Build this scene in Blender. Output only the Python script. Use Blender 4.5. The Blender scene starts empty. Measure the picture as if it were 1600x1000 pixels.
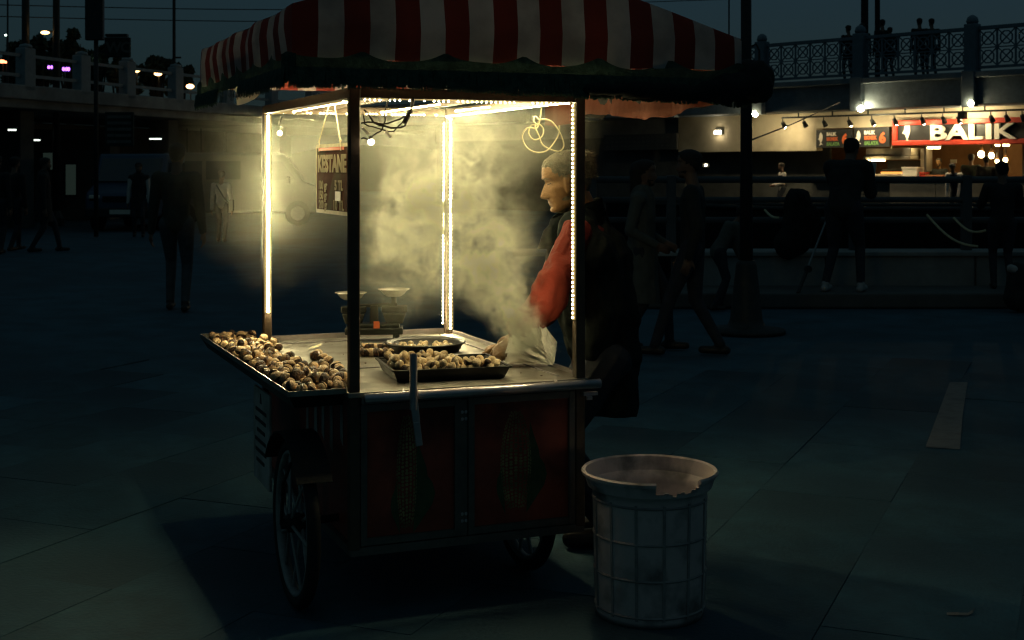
import bpy, bmesh, math, random
import numpy as np
from mathutils import Vector, Matrix, noise as mnoise
random.seed(7); R = math.radians
S = bpy.context.scene
COL = S.collection
# ------------------------------------------------------------------ camera
F_PX, EYE, HOR = 2100.0, 1.5, 265.0        # focal length in photo pixels, eye height, horizon row
cam = bpy.data.cameras.new('camera'); co = bpy.data.objects.new('camera', cam); COL.objects.link(co)
co.location = (0, 0, EYE); co.rotation_euler = (R(90), 0, 0)
cam.sensor_width = 36; cam.lens = F_PX/1600*36; cam.shift_y = -(500-HOR)/1600; cam.clip_end = 3000
S.camera = co
cam.dof.use_dof = True; cam.dof.focus_distance = 5.0; cam.dof.aperture_fstop = 10.0
# ------------------------------------------------------------------ dusk sky
W = bpy.data.worlds.new('World'); S.world = W; W.use_nodes = True
nt = W.node_tree; nt.nodes.clear()
wo = nt.nodes.new('ShaderNodeOutputWorld'); bg = nt.nodes.new('ShaderNodeBackground')
sk = nt.nodes.new('ShaderNodeTexSky'); sk.sky_type = 'NISHITA'; sk.sun_disc = False
sk.sun_elevation = R(-2.5); sk.sun_rotation = R(25); sk.altitude = 0; sk.air_density = 1.0; sk.dust_density = 1.0; sk.ozone_density = 3.0
bg.inputs[1].default_value = 0.05
# the overcast veil of the dusk sky: the same grey blue all round, a little lighter towards the zenith
tcw = nt.nodes.new('ShaderNodeTexCoord'); sxw = nt.nodes.new('ShaderNodeSeparateXYZ'); rw = nt.nodes.new('ShaderNodeValToRGB'); b2 = nt.nodes.new('ShaderNodeBackground'); ad = nt.nodes.new('ShaderNodeAddShader')
rw.color_ramp.elements[0].position = 0; rw.color_ramp.elements[0].color = (.0045, .0140, .0160, 1); rw.color_ramp.elements[1].position = .9; rw.color_ramp.elements[1].color = (.0200, .0390, .0450, 1)
nt.links.new(tcw.outputs['Generated'], sxw.inputs[0]); nt.links.new(sxw.outputs['Z'], rw.inputs[0]); nt.links.new(rw.outputs[0], b2.inputs[0])
nt.links.new(sk.outputs[0], bg.inputs[0]); nt.links.new(bg.outputs[0], ad.inputs[0]); nt.links.new(b2.outputs[0], ad.inputs[1]); nt.links.new(ad.outputs[0], wo.inputs[0])
# last afterglow of the sun that has just set, very weak
sl = bpy.data.lights.new('sun', 'SUN'); so = bpy.data.objects.new('sun', sl); COL.objects.link(so)
sl.energy = 0.012; sl.angle = R(20); sl.color = (0.75, 0.82, 1.0); so.rotation_euler = (R(-86), 0, R(-25))
vs = S.view_settings; vs.view_transform = 'Standard'; vs.look = 'None'; vs.exposure = 0; vs.gamma = 1; vs.use_curve_mapping = False
cy = S.cycles
cy.use_denoising = True; cy.filter_width = 1.3
try: cy.denoiser = 'OPENIMAGEDENOISE'
except Exception: pass
cy.max_bounces = 6; cy.diffuse_bounces = 3; cy.glossy_bounces = 3; cy.transmission_bounces = 4; cy.transparent_max_bounces = 8
cy.volume_bounces = 1; cy.volume_step_rate = 0.35; cy.volume_max_steps = 160
cy.sample_clamp_indirect = 4; cy.caustics_reflective = False; cy.caustics_refractive = False
# ------------------------------------------------------------------ helpers
def at(px, py, d):                          # the point that the photo shows at (px, py), d metres ahead
    return Vector(((px-800)/F_PX*d, d, EYE-(py-HOR)/F_PX*d))
def gx(px, d): return (px-800)/F_PX*d
def gd(py, z=0.0): return (EYE-z)*F_PX/(py-HOR)     # distance of a point at height z on row py

class MB:
    def __init__(s): s.v=[]; s.f=[]; s.m=[]; s.uv=None
    def add(s, vs, fs, m=0):
        b=len(s.v); s.v+= [tuple(p) for p in vs]; s.f+= [tuple(i+b for i in f) for f in fs]; s.m+= [m]*len(fs); return s
    def box(s, c, d, m=0, rot=None):
        x,y,z=(k/2 for k in d)
        P=[Vector((a*x,b*y,e*z)) for a in(-1,1) for b in(-1,1) for e in(-1,1)]
        if rot is not None: P=[rot@p for p in P]
        c=Vector(c); P=[p+c for p in P]
        return s.add(P,[(0,1,3,2),(4,6,7,5),(0,4,5,1),(2,3,7,6),(0,2,6,4),(1,5,7,3)],m)
    def bar(s, a, b, w, h=None, m=0, up=(0,0,1)):       # rectangular bar from a to b
        a=Vector(a); b=Vector(b); t=(b-a).normalized(); up=Vector(up)
        if abs(t.dot(up))>.98: up=Vector((0,1,0))
        x=t.cross(up).normalized(); y=x.cross(t); h=h or w
        P=[q+x*(i*w/2)+y*(j*h/2) for q in(a,b) for i,j in((-1,-1),(1,-1),(1,1),(-1,1))]
        return s.add(P,[(3,2,1,0),(4,5,6,7),(0,1,5,4),(1,2,6,5),(2,3,7,6),(3,0,4,7)],m)
    def tube(s, pts, r, n=8, m=0, close=False, caps=True):
        pts=[Vector(p) for p in pts]; k=len(pts); rr=r if hasattr(r,'__len__') else [r]*k
        V=[]; prev=None
        for i,p in enumerate(pts):
            t=(pts[(i+1)%k]-pts[i-1]) if close else (pts[min(i+1,k-1)]-pts[max(i-1,0)])
            t.normalize()
            if prev is None:
                u=Vector((0,0,1)) if abs(t.z)<.9 else Vector((1,0,0))
                x=t.cross(u).normalized()
            else:
                x=(prev-t*prev.dot(t)); x=x.normalized() if x.length>1e-6 else t.orthogonal().normalized()
            prev=x; y=t.cross(x)
            V+=[p+(x*math.cos(2*math.pi*j/n)+y*math.sin(2*math.pi*j/n))*rr[i] for j in range(n)]
        Fc=[]
        for i in range(k if close else k-1):
            for j in range(n):
                a=i*n+j; b=i*n+(j+1)%n; i2=(i+1)%k
                Fc.append((a,b,i2*n+(j+1)%n,i2*n+j))
        if caps and not close: Fc+= [tuple(range(n-1,-1,-1)), tuple((k-1)*n+j for j in range(n))]
        return s.add(V,Fc,m)
    def lathe(s, prof, n=24, m=0, c=(0,0,0), axis=None):  # prof: (r,z) points
        c=Vector(c); Q=axis.to_track_quat('Z','Y') if axis is not None else None
        V=[]
        for r,z in prof:
            for j in range(n):
                p=Vector((r*math.cos(2*math.pi*j/n), r*math.sin(2*math.pi*j/n), z))
                V.append((Q@p if Q else p)+c)
        Fc=[(i*n+j,i*n+(j+1)%n,(i+1)*n+(j+1)%n,(i+1)*n+j) for i in range(len(prof)-1) for j in range(n)]
        return s.add(V,Fc,m)
    def sphere(s, c, r, nu=10, nv=6, m=0, sc=(1,1,1)):
        c=Vector(c); V=[c+Vector((0,0,-r*sc[2]))]
        for i in range(1,nv):
            a=-math.pi/2+math.pi*i/nv
            V+=[c+Vector((r*sc[0]*math.cos(a)*math.cos(2*math.pi*j/nu), r*sc[1]*math.cos(a)*math.sin(2*math.pi*j/nu), r*sc[2]*math.sin(a))) for j in range(nu)]
        V.append(c+Vector((0,0,r*sc[2]))); e=len(V)-1; Fc=[]
        for j in range(nu):
            j2=(j+1)%nu; Fc.append((0,1+j2,1+j)); Fc.append((e,e-nu+j,e-nu+j2))
            for i in range(nv-2): a=1+i*nu; Fc.append((a+j,a+j2,a+nu+j2,a+nu+j))
        return s.add(V,Fc,m)
    def prism(s, poly, e, m=0):                           # polygon of 3-d points pushed along vector e
        e=Vector(e); n=len(poly); P=[Vector(p) for p in poly]
        return s.add(P+[p+e for p in P],[tuple(range(n-1,-1,-1)),tuple(range(n,2*n))]+[(i,(i+1)%n,n+(i+1)%n,n+i) for i in range(n)],m)
    def build(s, name, mats, parent=None, smooth=False, bevel=0, loc=None):
        me=bpy.data.meshes.new(name); me.from_pydata(s.v,[],s.f); me.update()
        mats=mats if isinstance(mats,(list,tuple)) else [mats]
        for k in mats: me.materials.append(k)
        if len(mats)>1: me.polygons.foreach_set('material_index', s.m)
        if smooth: me.polygons.foreach_set('use_smooth',[True]*len(me.polygons))
        return link(name, me, parent, bevel, loc)
def link(name, me, parent=None, bevel=0, loc=None):
    o=bpy.data.objects.new(name, me); COL.objects.link(o)
    if parent is not None: o.parent=parent
    if loc is not None: o.location=loc
    if bevel:
        b=o.modifiers.new('bevel','BEVEL'); b.width=bevel; b.segments=2; b.limit_method='ANGLE'
    return o
def tag(o, label=None, cat=None, group=None, kind=None):
    if label: o['label']=label
    if cat: o['category']=cat
    if group: o['group']=group
    if kind: o['kind']=kind
    return o
def thing(name, label, cat, loc=(0,0,0), rz=0, group=None):
    o=bpy.data.objects.new(name, None); COL.objects.link(o); o.location=loc; o.rotation_euler=(0,0,rz)
    o.empty_display_size=.1
    return tag(o,label,cat,group)
def kids(o): return [c for c in bpy.data.objects if c.parent==o]
# ------------------------------------------------------------------ materials
def mat(name, col, rough=.6, metal=0, var=.25, scale=8, bump=.15, bscale=60, spec=.4, dirt=None, dscale=3, trans=0, emit=None, es=0):
    m=bpy.data.materials.new(name); m.use_nodes=True; t=m.node_tree; b=t.nodes['Principled BSDF']; L=t.links
    tc=t.nodes.new('ShaderNodeTexCoord')
    n=t.nodes.new('ShaderNodeTexNoise'); n.inputs['Scale'].default_value=scale; n.inputs['Detail'].default_value=6; n.inputs['Roughness'].default_value=.65
    L.new(tc.outputs['Object'],n.inputs['Vector'])
    r=t.nodes.new('ShaderNodeValToRGB'); r.color_ramp.elements[0].position=.3; r.color_ramp.elements[1].position=.7
    r.color_ramp.elements[0].color=tuple(c*(1-var) for c in col)+(1,); r.color_ramp.elements[1].color=tuple(min(1,c*(1+var)) for c in col)+(1,)
    L.new(n.outputs['Fac'],r.inputs[0]); out=r.outputs[0]
    if dirt:
        n2=t.nodes.new('ShaderNodeTexNoise'); n2.inputs['Scale'].default_value=dscale; n2.inputs['Detail'].default_value=8
        L.new(tc.outputs['Object'],n2.inputs['Vector'])
        mr=t.nodes.new('ShaderNodeMapRange'); mr.inputs[1].default_value=.48; mr.inputs[2].default_value=.68; L.new(n2.outputs['Fac'],mr.inputs[0])
        mx=t.nodes.new('ShaderNodeMix'); mx.data_type='RGBA'; L.new(mr.outputs[0],mx.inputs[0]); L.new(out,mx.inputs[6]); mx.inputs[7].default_value=tuple(dirt)+(1,); out=mx.outputs[2]
    L.new(out,b.inputs['Base Color'])
    b.inputs['Roughness'].default_value=rough; b.inputs['Metallic'].default_value=metal; b.inputs['Specular IOR Level'].default_value=spec
    if metal or rough<.5:
        mr2=t.nodes.new('ShaderNodeMapRange'); mr2.inputs[3].default_value=max(.05,rough-.12); mr2.inputs[4].default_value=rough+.18; L.new(n.outputs['Fac'],mr2.inputs[0]); L.new(mr2.outputs[0],b.inputs['Roughness'])
    if bump:
        n3=t.nodes.new('ShaderNodeTexNoise'); n3.inputs['Scale'].default_value=bscale; n3.inputs['Detail'].default_value=4; L.new(tc.outputs['Object'],n3.inputs['Vector'])
        bp=t.nodes.new('ShaderNodeBump'); bp.inputs['Strength'].default_value=bump; bp.inputs['Distance'].default_value=.01; L.new(n3.outputs['Fac'],bp.inputs['Height']); L.new(bp.outputs[0],b.inputs['Normal'])
    if emit:
        b.inputs['Emission Color'].default_value=tuple(emit)+(1,); b.inputs['Emission Strength'].default_value=es
    if trans:
        tr=t.nodes.new('ShaderNodeBsdfTranslucent'); L.new(out,tr.inputs[0]); ms=t.nodes.new('ShaderNodeMixShader'); ms.inputs[0].default_value=trans
        L.new(b.outputs[0],ms.inputs[1]); L.new(tr.outputs[0],ms.inputs[2]); L.new(ms.outputs[0],t.nodes['Material Output'].inputs[0])
    return m
def glow(name, col, s):
    m=bpy.data.materials.new(name); m.use_nodes=True; t=m.node_tree; t.nodes.clear()
    e=t.nodes.new('ShaderNodeEmission'); e.inputs[0].default_value=tuple(col)+(1,); e.inputs[1].default_value=s
    o=t.nodes.new('ShaderNodeOutputMaterial'); t.links.new(e.outputs[0],o.inputs[0]); return m
M={}
M['steel']=mat('worn_steel',(.40,.385,.34),.38,.85,.22,14,.05,40,dirt=(.24,.21,.17),dscale=9)
M['steel_dark']=mat('brown_painted_steel',(.11,.08,.055),.45,.3,.35,10,.1,50)
M['chrome']=mat('push_rail_steel',(.62,.58,.6),.3,.9,.12,20,.03,60)
M['iron']=mat('black_iron',(.016,.018,.017),.75,.1,.4,20,.2,80)
M['scale_iron']=mat('scale_enamel',(.010,.013,.010),.5,.2,.4,14,.1,60)
M['rubber']=mat('tyre_rubber',(.016,.017,.017),.8,0,.3,30,.2,90)
M['rim']=mat('grey_rim_paint',(.30,.31,.30),.5,.3,.3,16,.1,60)
M['redpanel']=mat('red_panel_paint',(.40,.070,.040),.42,0,.35,5,.05,50,dirt=(.10,.025,.02),dscale=4)
M['frame']=mat('panel_frame_steel',(.17,.165,.15),.45,.7,.25,12,.05,50)
M['whiteprint']=mat('faded_white_print',(.52,.50,.46),.6,0,.2,7,.05,40,dirt=(.3,.26,.2),dscale=5)
M['corn']=mat('corn_print',(.36,.29,.12),.5,0,.5,22,0,dirt=(.12,.09,.04),dscale=9)
M['cornleaf']=mat('corn_husk_print',(.07,.10,.04),.55,0,.4,10,0)
M['fringe']=mat('dark_green_fringe',(.05,.085,.06),.95,0,.5,30,.4,120,trans=.06)
M['darkcloth']=mat('dark_rolled_canvas',(.014,.018,.016),.95,0,.4,9,.6,14)
M['wire']=mat('wire_insulation',(.03,.028,.025),.6,0,.2,30,0)
M['string']=mat('pale_string',(.72,.66,.42),.7,0,.15,40,0)
M['tray']=mat('black_baking_tray',(.02,.02,.019),.4,.5,.4,16,.1,60)
M['ash']=mat('tin_lid',(.33,.31,.27),.35,.8,.2,20,.05,60)
M['plastic']=mat('dirty_white_plastic',(.66,.56,.54),.55,0,.12,6,.06,30,dirt=(.22,.20,.19),dscale=9)
M['plastic_rib']=mat('darker_plastic_rib',(.30,.285,.28),.6,0,.3,14,.1,40)  # ribs a darker grey than the bin shell
M['water']=mat('dark_harbour_water',(.004,.008,.010),.4,0,.2,2,.6,3,spec=.02)
M['railpaint']=mat('dark_rail_paint',(.075,.092,.10),.5,.1,.2,6,.05,40)
M['paper']=mat('bag_paper',(.80,.76,.66),.8,0,.10,12,.12,40,trans=.15)
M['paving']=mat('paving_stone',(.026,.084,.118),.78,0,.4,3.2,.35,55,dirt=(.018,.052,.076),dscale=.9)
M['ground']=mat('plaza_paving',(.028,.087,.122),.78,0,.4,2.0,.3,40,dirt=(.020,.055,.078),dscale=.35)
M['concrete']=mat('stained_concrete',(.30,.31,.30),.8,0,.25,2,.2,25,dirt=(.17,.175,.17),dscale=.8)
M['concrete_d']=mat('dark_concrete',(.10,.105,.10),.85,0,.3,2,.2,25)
M['bluepaint']=mat('blue_grey_rail_paint',(.16,.21,.25),.5,.1,.2,6,.05,40)
M['whiterail']=mat('pale_rail_paint',(.26,.30,.32),.6,0,.15,5,.1,40)
M['darkmetal']=mat('dark_pole_metal',(.035,.042,.042),.5,.4,.3,8,.1,40)
M['fascia']=mat('beige_fascia',(.56,.50,.36),.7,0,.10,1.5,.1,20,dirt=(.42,.36,.25),dscale=1.0)
M['brownwall']=mat('brown_shop_wall',(.30,.15,.06),.7,0,.2,2,.1,20)
M['boardblack']=mat('black_sign_panel',(.02,.022,.022),.5,0,.2,4,0)
M['signred']=mat('red_sign_frame',(.55,.05,.025),.5,0,.1,4,0)
M['cream']=mat('cream_sign_letter',(.85,.80,.68),.5,0,.06,4,0)
M['orangeletter']=mat('orange_sign_letter',(.75,.16,.05),.5,0,.06,4,0)
M['greenletter']=mat('green_sign_letter',(.16,.35,.10),.5,0,.06,4,0)
M['shopsteel']=mat('kitchen_steel',(.62,.56,.46),.32,.8,.12,4,.02,30)
M['wood']=mat('orange_crate_wood',(.45,.17,.07),.7,0,.25,8,.1,30)
M['skin']=mat('weathered_skin',(.23,.125,.050),.6,0,.22,22,.35,110)
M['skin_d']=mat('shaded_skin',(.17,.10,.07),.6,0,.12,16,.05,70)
M['hair']=mat('grey_hair',(.13,.115,.075),.8,0,.5,40,.6,140)
M['hair_d']=mat('dark_hair',(.02,.018,.016),.7,0,.4,60,.5,120)
M['redcloth']=mat('red_orange_jacket',(.17,.017,.006),.85,0,.2,10,.35,60)
M['vest']=mat('black_quilted_vest',(.016,.021,.020),.9,0,.4,12,.25,40,spec=.08)
M['trouser']=mat('dark_trousers',(.028,.034,.045),.85,0,.3,14,.2,60)
M['jeans']=mat('faded_jeans',(.055,.075,.085),.85,0,.3,14,.2,60)
M['coatdark']=mat('dark_coat',(.02,.024,.025),.85,0,.35,10,.25,50)
M['coatgrey']=mat('grey_green_coat',(.085,.095,.085),.85,0,.2,10,.2,50)
M['coatgreen']=mat('olive_jacket',(.03,.042,.036),.85,0,.3,10,.2,50)
M['shirtwhite']=mat('pale_top',(.60,.55,.50),.8,0,.1,10,.15,50)
M['shirtblue']=mat('navy_waistcoat',(.02,.03,.06),.8,0,.2,10,.15,50)
M['shoe']=mat('dark_shoe',(.02,.02,.02),.5,0,.3,20,.05,50)
M['shoelight']=mat('pale_shoe',(.35,.36,.36),.6,0,.2,20,.05,50)
M['paintblue']=mat('blue_van_paint',(.05,.09,.15),.3,.1,.1,3,0)
M['paintgrey']=mat('pale_van_paint',(.09,.095,.095),.35,.1,.1,3,0)
M['glass']=mat('dark_glass',(.03,.04,.05),.08,0,.1,2,0,spec=.8)
M['leaf']=mat('evening_foliage',(.035,.055,.03),.8,0,.5,3,0)
M['bark']=mat('tree_bark',(.06,.05,.04),.9,0,.3,8,.4,20)
M['hill']=mat('dark_hillside',(.03,.04,.035),.9,0,.4,.2,0)
M['collar']=mat('black_fleece_collar',(.006,.008,.008),.95,0,.3,20,.3,60,spec=.03)
t_=M['paving'].node_tree; b_=t_.nodes['Principled BSDF']; l_=b_.inputs['Base Color'].links[0]; hs_=t_.nodes.new('ShaderNodeHueSaturation'); oi_=t_.nodes.new('ShaderNodeObjectInfo'); mr_=t_.nodes.new('ShaderNodeMapRange'); mr_.inputs[3].default_value=.78; mr_.inputs[4].default_value=1.18
t_.links.new(oi_.outputs['Random'],mr_.inputs[0]); t_.links.new(mr_.outputs[0],hs_.inputs['Value']); t_.links.new(l_.from_socket,hs_.inputs['Color']); t_.links.new(hs_.outputs[0],b_.inputs['Base Color'])   # every slab has a tone of its own
M['bead']=glow('led_bead',(1,.84,.44),540)
M['bead_dim']=glow('led_bead_dim',(1,.84,.46),110)
M['tape']=glow('led_tape_halo',(1,.70,.26),.45)  # backing tape glows by itself, standing in for the beads' yellow halo
M['bulb']=glow('warm_bulb',(1,.80,.45),300)
M['bulbsmall']=glow('small_bulb',(1,.83,.55),22)
M['streetamber']=glow('amber_street_lamp',(1,.55,.2),9)
M['streetwhite']=glow('pale_street_lamp',(.75,1,.85),5)
M['purple']=glow('purple_light',(.38,.12,1),6)
M['tubelight']=glow('ceiling_tube',(.85,1,.85),2.2)
M['green']=glow('green_light',(.05,1,.3),2.5)
M['redlight']=glow('red_light',(1,.25,.1),6)
M['ember']=glow('grill_embers',(1,.35,.07),1.8)
M['pendant']=glow('pendant_bulb',(1,.74,.32),30)
M['windowdim']=glow('dim_window',(.35,.55,.45),.03)
def text_mesh(s, size, mat_, name, parent, origin, ax, up, depth=.01, xs=1, bold=0, fit=None):
    """lettering as a mesh: origin = lower left corner, ax = reading direction, up = letters' up"""
    cu=bpy.data.curves.new('lettering','FONT'); cu.body=s; cu.size=size; cu.extrude=depth/2; cu.offset=bold; cu.resolution_u=3
    ob=bpy.data.objects.new('lettering',cu); COL.objects.link(ob)
    dg=bpy.context.evaluated_depsgraph_get(); me=bpy.data.meshes.new_from_object(ob.evaluated_get(dg))
    bpy.data.objects.remove(ob); bpy.data.curves.remove(cu)
    ax=Vector(ax).normalized(); up=Vector(up).normalized(); nn=ax.cross(up); o=Vector(origin); x0=0
    if fit: xa=[v.co.x for v in me.vertices]; x0=min(xa); xs=fit/(max(xa)-x0)
    for v in me.vertices: v.co=o+ax*((v.co.x-x0)*xs)+up*v.co.y+nn*v.co.z
    me.materials.clear(); me.materials.append(mat_)
    return link(name, me, parent)
# ------------------------------------------------------------------ people: closed shapes fused into one skin by a voxel remesh
def roundcone(p, q, r1, r2, flat=None, fk=1.0, n=12):
    p=Vector(p); q=Vector(q); d=q-p; L=d.length; t=d/L if L>1e-6 else Vector((0,0,1))
    x=(flat-t*flat.dot(t)).normalized() if flat is not None else t.orthogonal().normalized()
    y=t.cross(x); prof=[]
    for i in range(1,5): a=-math.pi/2+i*math.pi/8; prof.append((r1*math.cos(a), r1*math.sin(a)))
    for i in range(0,4): a=i*math.pi/8; prof.append((r2*math.cos(a), L+r2*math.sin(a)))
    V=[p-t*r1]
    for r,z in prof: V+=[p+t*z+x*(r*fk*math.cos(2*math.pi*j/n))+y*(r*math.sin(2*math.pi*j/n)) for j in range(n)]
    V.append(p+t*(L+r2)); e=len(V)-1; Fc=[]; k=len(prof)
    for j in range(n):
        j2=(j+1)%n; Fc.append((0,1+j2,1+j)); Fc.append((e,e-n+j,e-n+j2))
        for i in range(k-1): a=1+i*n; Fc.append((a+j,a+j2,a+n+j2,a+n+j))
    return V,Fc
HT=[0,.03,.08,.13,.165,.19,.22,.28,.34,.45,.55,.59,.65,.72,.82,.90,.96,.99]
HF=[.052,.078,.087,.084,.087,.086,.090,.087,.086,.084,.080,.084,.093,.093,.087,.070,.044,.020]
HB=[-.03,-.01,.010,.025,.040,.050,.058,.072,.082,.092,.097,.099,.102,.103,.098,.080,.052,.024]
HW=[.016,.028,.042,.050,.054,.056,.058,.062,.066,.070,.072,.073,.075,.077,.073,.060,.038,.018]
NT=[.265,.285,.30,.335,.37,.42,.48,.54,.59,.63]; NP_=[0,.016,.027,.034,.031,.025,.018,.011,.003,0]
def head_grid(c, f, up, h=.23, face=True, hair=False, seed=0, nt_=56, nz=52, nose=1.0, grow=0.0):
    f=Vector(f).normalized(); up=Vector(up); up=(up-f*up.dot(f)).normalized(); l=up.cross(f); s=h/.23; V=[]
    for i in range(nz+1):
        t=.003+(.994-.003)*i/nz
        F=float(np.interp(t,HT,HF)); B=float(np.interp(t,HT,HB)); Wd=float(np.interp(t,HT,HW))
        for j in range(nt_):
            a=2*math.pi*j/nt_; ca,sa=math.cos(a),math.sin(a)
            ex=2.25; cc=math.copysign(abs(ca)**(2/ex),ca); ss=math.copysign(abs(sa)**(2/ex),sa)
            mid=(F-B)/2; half=(F+B)/2
            x=mid+half*cc; y=Wd*ss
            if hair:
                ang=abs(((a+math.pi)%(2*math.pi))-math.pi)
                line=.83 if ang<.6 else (.83-(ang-.6)*.36 if ang<1.35 else (.50 if ang<1.7 else max(.24,.46-(ang-1.7)*.2)))
                wv=mnoise.noise(Vector((ca*3,sa*3,t*7+seed)))*.04+mnoise.noise(Vector((ca*14,sa*14,t*20+seed)))*.05
                k=max(0,min(1,(t-line+wv)/.05))
                g=(1+.040*k+.05*k*mnoise.noise(Vector((x*70,y*70,t*22+seed)))+.03*k*mnoise.noise(Vector((x*160,y*160,t*50+seed))))*(.93 if k<=0 else 1)+grow*k
                x=mid*.9+(x-mid*.9)*g; y*=g; zz=(t-.5)*h*(1+.05*k)+h*.012*k
                V.append(Vector(c)+f*(x*s)+l*(y*s)+up*zz); continue
            if face and ca>0:
                g=lambda v,m_,sg: math.exp(-((v-m_)/sg)**2)
                x+=nose*float(np.interp(t,NT,NP_))*g(y,0,.0075+.011*max(0,min(1,(.55-t)/.22)))
                x+=nose*.007*g(t,.305,.022)*g(abs(y),.014,.006)
                x-=.012*g(t,.560,.035)*g(abs(y),.033,.016)
                x+=.0075*g(t,.548,.020)*g(abs(y),.033,.012)
                x-=.0035*g(t,.520,.008)*g(abs(y),.033,.016)
                x+=.006*g(t,.640,.022)*g(abs(y),.026,.020)
                x+=.004*g(t,.205,.011)*g(y,0,.018)+.0045*g(t,.168,.011)*g(y,0,.016)-.0055*g(t,.187,.006)*g(y,0,.024)
                x+=.006*g(t,.06,.035)*g(y,0,.018)-.004*g(t,.135,.016)*g(y,0,.022)
                x-=.0048*g(abs(y)-(.020+.11*(.30-t)),0,.0035)*g(t,.235,.065)
                x+=.004*g(t,.44,.04)*g(abs(y),.050,.014); y*=1+.05*g(t,.45,.05)-.07*g(t,.24,.07)
            V.append(Vector(c)+f*(x*s)+l*(y*s)+up*((t-.5)*h))
    n=nt_; Fc=[(i*n+j,i*n+(j+1)%n,(i+1)*n+(j+1)%n,(i+1)*n+j) for i in range(nz) for j in range(n)]
    Fc+= [tuple(range(n-1,-1,-1)), tuple(nz*n+j for j in range(n))]
    return V,Fc
class Body:
    def __init__(s): s.v=[]; s.f=[]; s.seg=[]
    def _add(s,V,Fc): b=len(s.v); s.v+=V; s.f+=[tuple(i+b for i in f) for f in Fc]
    def cone(s,p,q,r1,r2,m,flat=None,fk=1.0):
        s._add(*roundcone(p,q,r1,r2,flat,fk)); s.seg.append((Vector(p),Vector(q),r1,r2,m)); return s
    def head(s,c,f,up,h,m,**k):
        s._add(*head_grid(c,f,up,h,**k)); c=Vector(c); s.seg.append((c-Vector(up)*h*.2,c+Vector(up)*h*.2,h*.36,h*.36,m))
    def hand(s,wr,d,pn,m,L=.17,curl=.5,thumb=1):      # wrist, direction, palm normal (towards the palm)
        d=Vector(d).normalized(); pn=Vector(pn); pn=(pn-d*pn.dot(d)).normalized(); x=d.cross(pn)*thumb; wr=Vector(wr)
        s.cone(wr+d*L*.12,wr+d*L*.42,L*.20,L*.235,m,flat=pn,fk=.5)
        for k,(o,ln) in enumerate(((-.17,.46),(-.06,.53),(.06,.50),(.165,.40))):
            b=wr+d*L*.50+x*(o*-L*1.15); c=curl*(.8+.12*k)
            d1=(d*math.cos(c*.6)+pn*math.sin(c*.6)); d2=(d*math.cos(c*1.5)+pn*math.sin(c*1.5)); d3=(d*math.cos(c*2.2)+pn*math.sin(c*2.2))
            p1=b+d1*L*ln*.45; p2=p1+d2*L*ln*.32; p3=p2+d3*L*ln*.22
            s.cone(b,p1,L*.052,L*.047,m); s.cone(p1,p2,L*.047,L*.042,m); s.cone(p2,p3,L*.042,L*.034,m)
        tb=wr+d*L*.16+x*L*.2; td=(d*.75+x*.6+pn*.35*curl).normalized(); t1=tb+td*L*.24; t2=t1+(td+d*.5+pn*.5*curl).normalized()*L*.2
        s.cone(tb,t1,L*.065,L*.055,m); s.cone(t1,t2,L*.055,L*.042,m)
    def build(s,name,mats,parent,vox=.012,smooth=3,wrinkle=0,wscale=9,cutz=None):
        me=bpy.data.meshes.new(name); me.from_pydata(s.v,[],s.f); me.update()
        o=bpy.data.objects.new(name,me); COL.objects.link(o)
        r=o.modifiers.new('r','REMESH'); r.mode='VOXEL'; r.voxel_size=vox; r.use_smooth_shade=True
        if smooth: q=o.modifiers.new('s','SMOOTH'); q.factor=.5; q.iterations=smooth
        dg=bpy.context.evaluated_depsgraph_get(); ne=bpy.data.meshes.new_from_object(o.evaluated_get(dg))
        bpy.data.objects.remove(o); bpy.data.meshes.remove(me); ne.name=name
        n=len(ne.vertices); co_=np.empty(n*3); ne.vertices.foreach_get('co',co_); co_=co_.reshape(-1,3)
        best=np.full(n,1e9); idx=np.zeros(n,int)
        for p,q,r1,r2,m in s.seg:
            p=np.array(p); q=np.array(q); d=q-p; L2=max(d@d,1e-9); t=np.clip(((co_-p)@d)/L2,0,1)
            dist=np.linalg.norm(co_-p-t[:,None]*d,axis=1)/(r1+(r2-r1)*t); k=dist<best; best[k]=dist[k]; idx[k]=m
        if wrinkle:
            no=np.empty(n*3); ne.vertices.foreach_get('normal',no); no=no.reshape(-1,3)
            for i in range(n):
                c=co_[i]; w=mnoise.fractal(Vector((c[0]*wscale,c[1]*wscale,c[2]*wscale*.45)),.7,2,3)
                co_[i]+=no[i]*w*wrinkle
            ne.vertices.foreach_set('co',co_.ravel())
        if cutz is not None:
            bm=bmesh.new(); bm.from_mesh(ne); bmesh.ops.bisect_plane(bm,geom=bm.verts[:]+bm.edges[:]+bm.faces[:],plane_co=(0,0,cutz),plane_no=(.06,.02,1),clear_inner=True); bm.to_mesh(ne); bm.free()
            idx=np.zeros(len(ne.vertices),int)
        lv=np.empty(len(ne.polygons),int); ne.polygons.foreach_get('loop_start',lv); li=np.empty(len(ne.loops),int); ne.loops.foreach_get('vertex_index',li)
        for k in mats: ne.materials.append(k)
        ne.polygons.foreach_set('material_index',idx[li[lv]].astype(np.int32)); ne.polygons.foreach_set('use_smooth',[True]*len(ne.polygons)); ne.update()
        return link(name,ne,parent)
def bend(a,b,l1,l2,pole):                              # joint between a and b, bending towards pole
    a=Vector(a); b=Vector(b); d=b-a; L=min(d.length,(l1+l2)*.999); t=d.normalized()
    k=(l1*l1-l2*l2+L*L)/(2*L); h=math.sqrt(max(0,l1*l1-k*k)); p=Vector(pole); p=(p-t*p.dot(t)).normalized()
    return a+t*k+p*h
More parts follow.
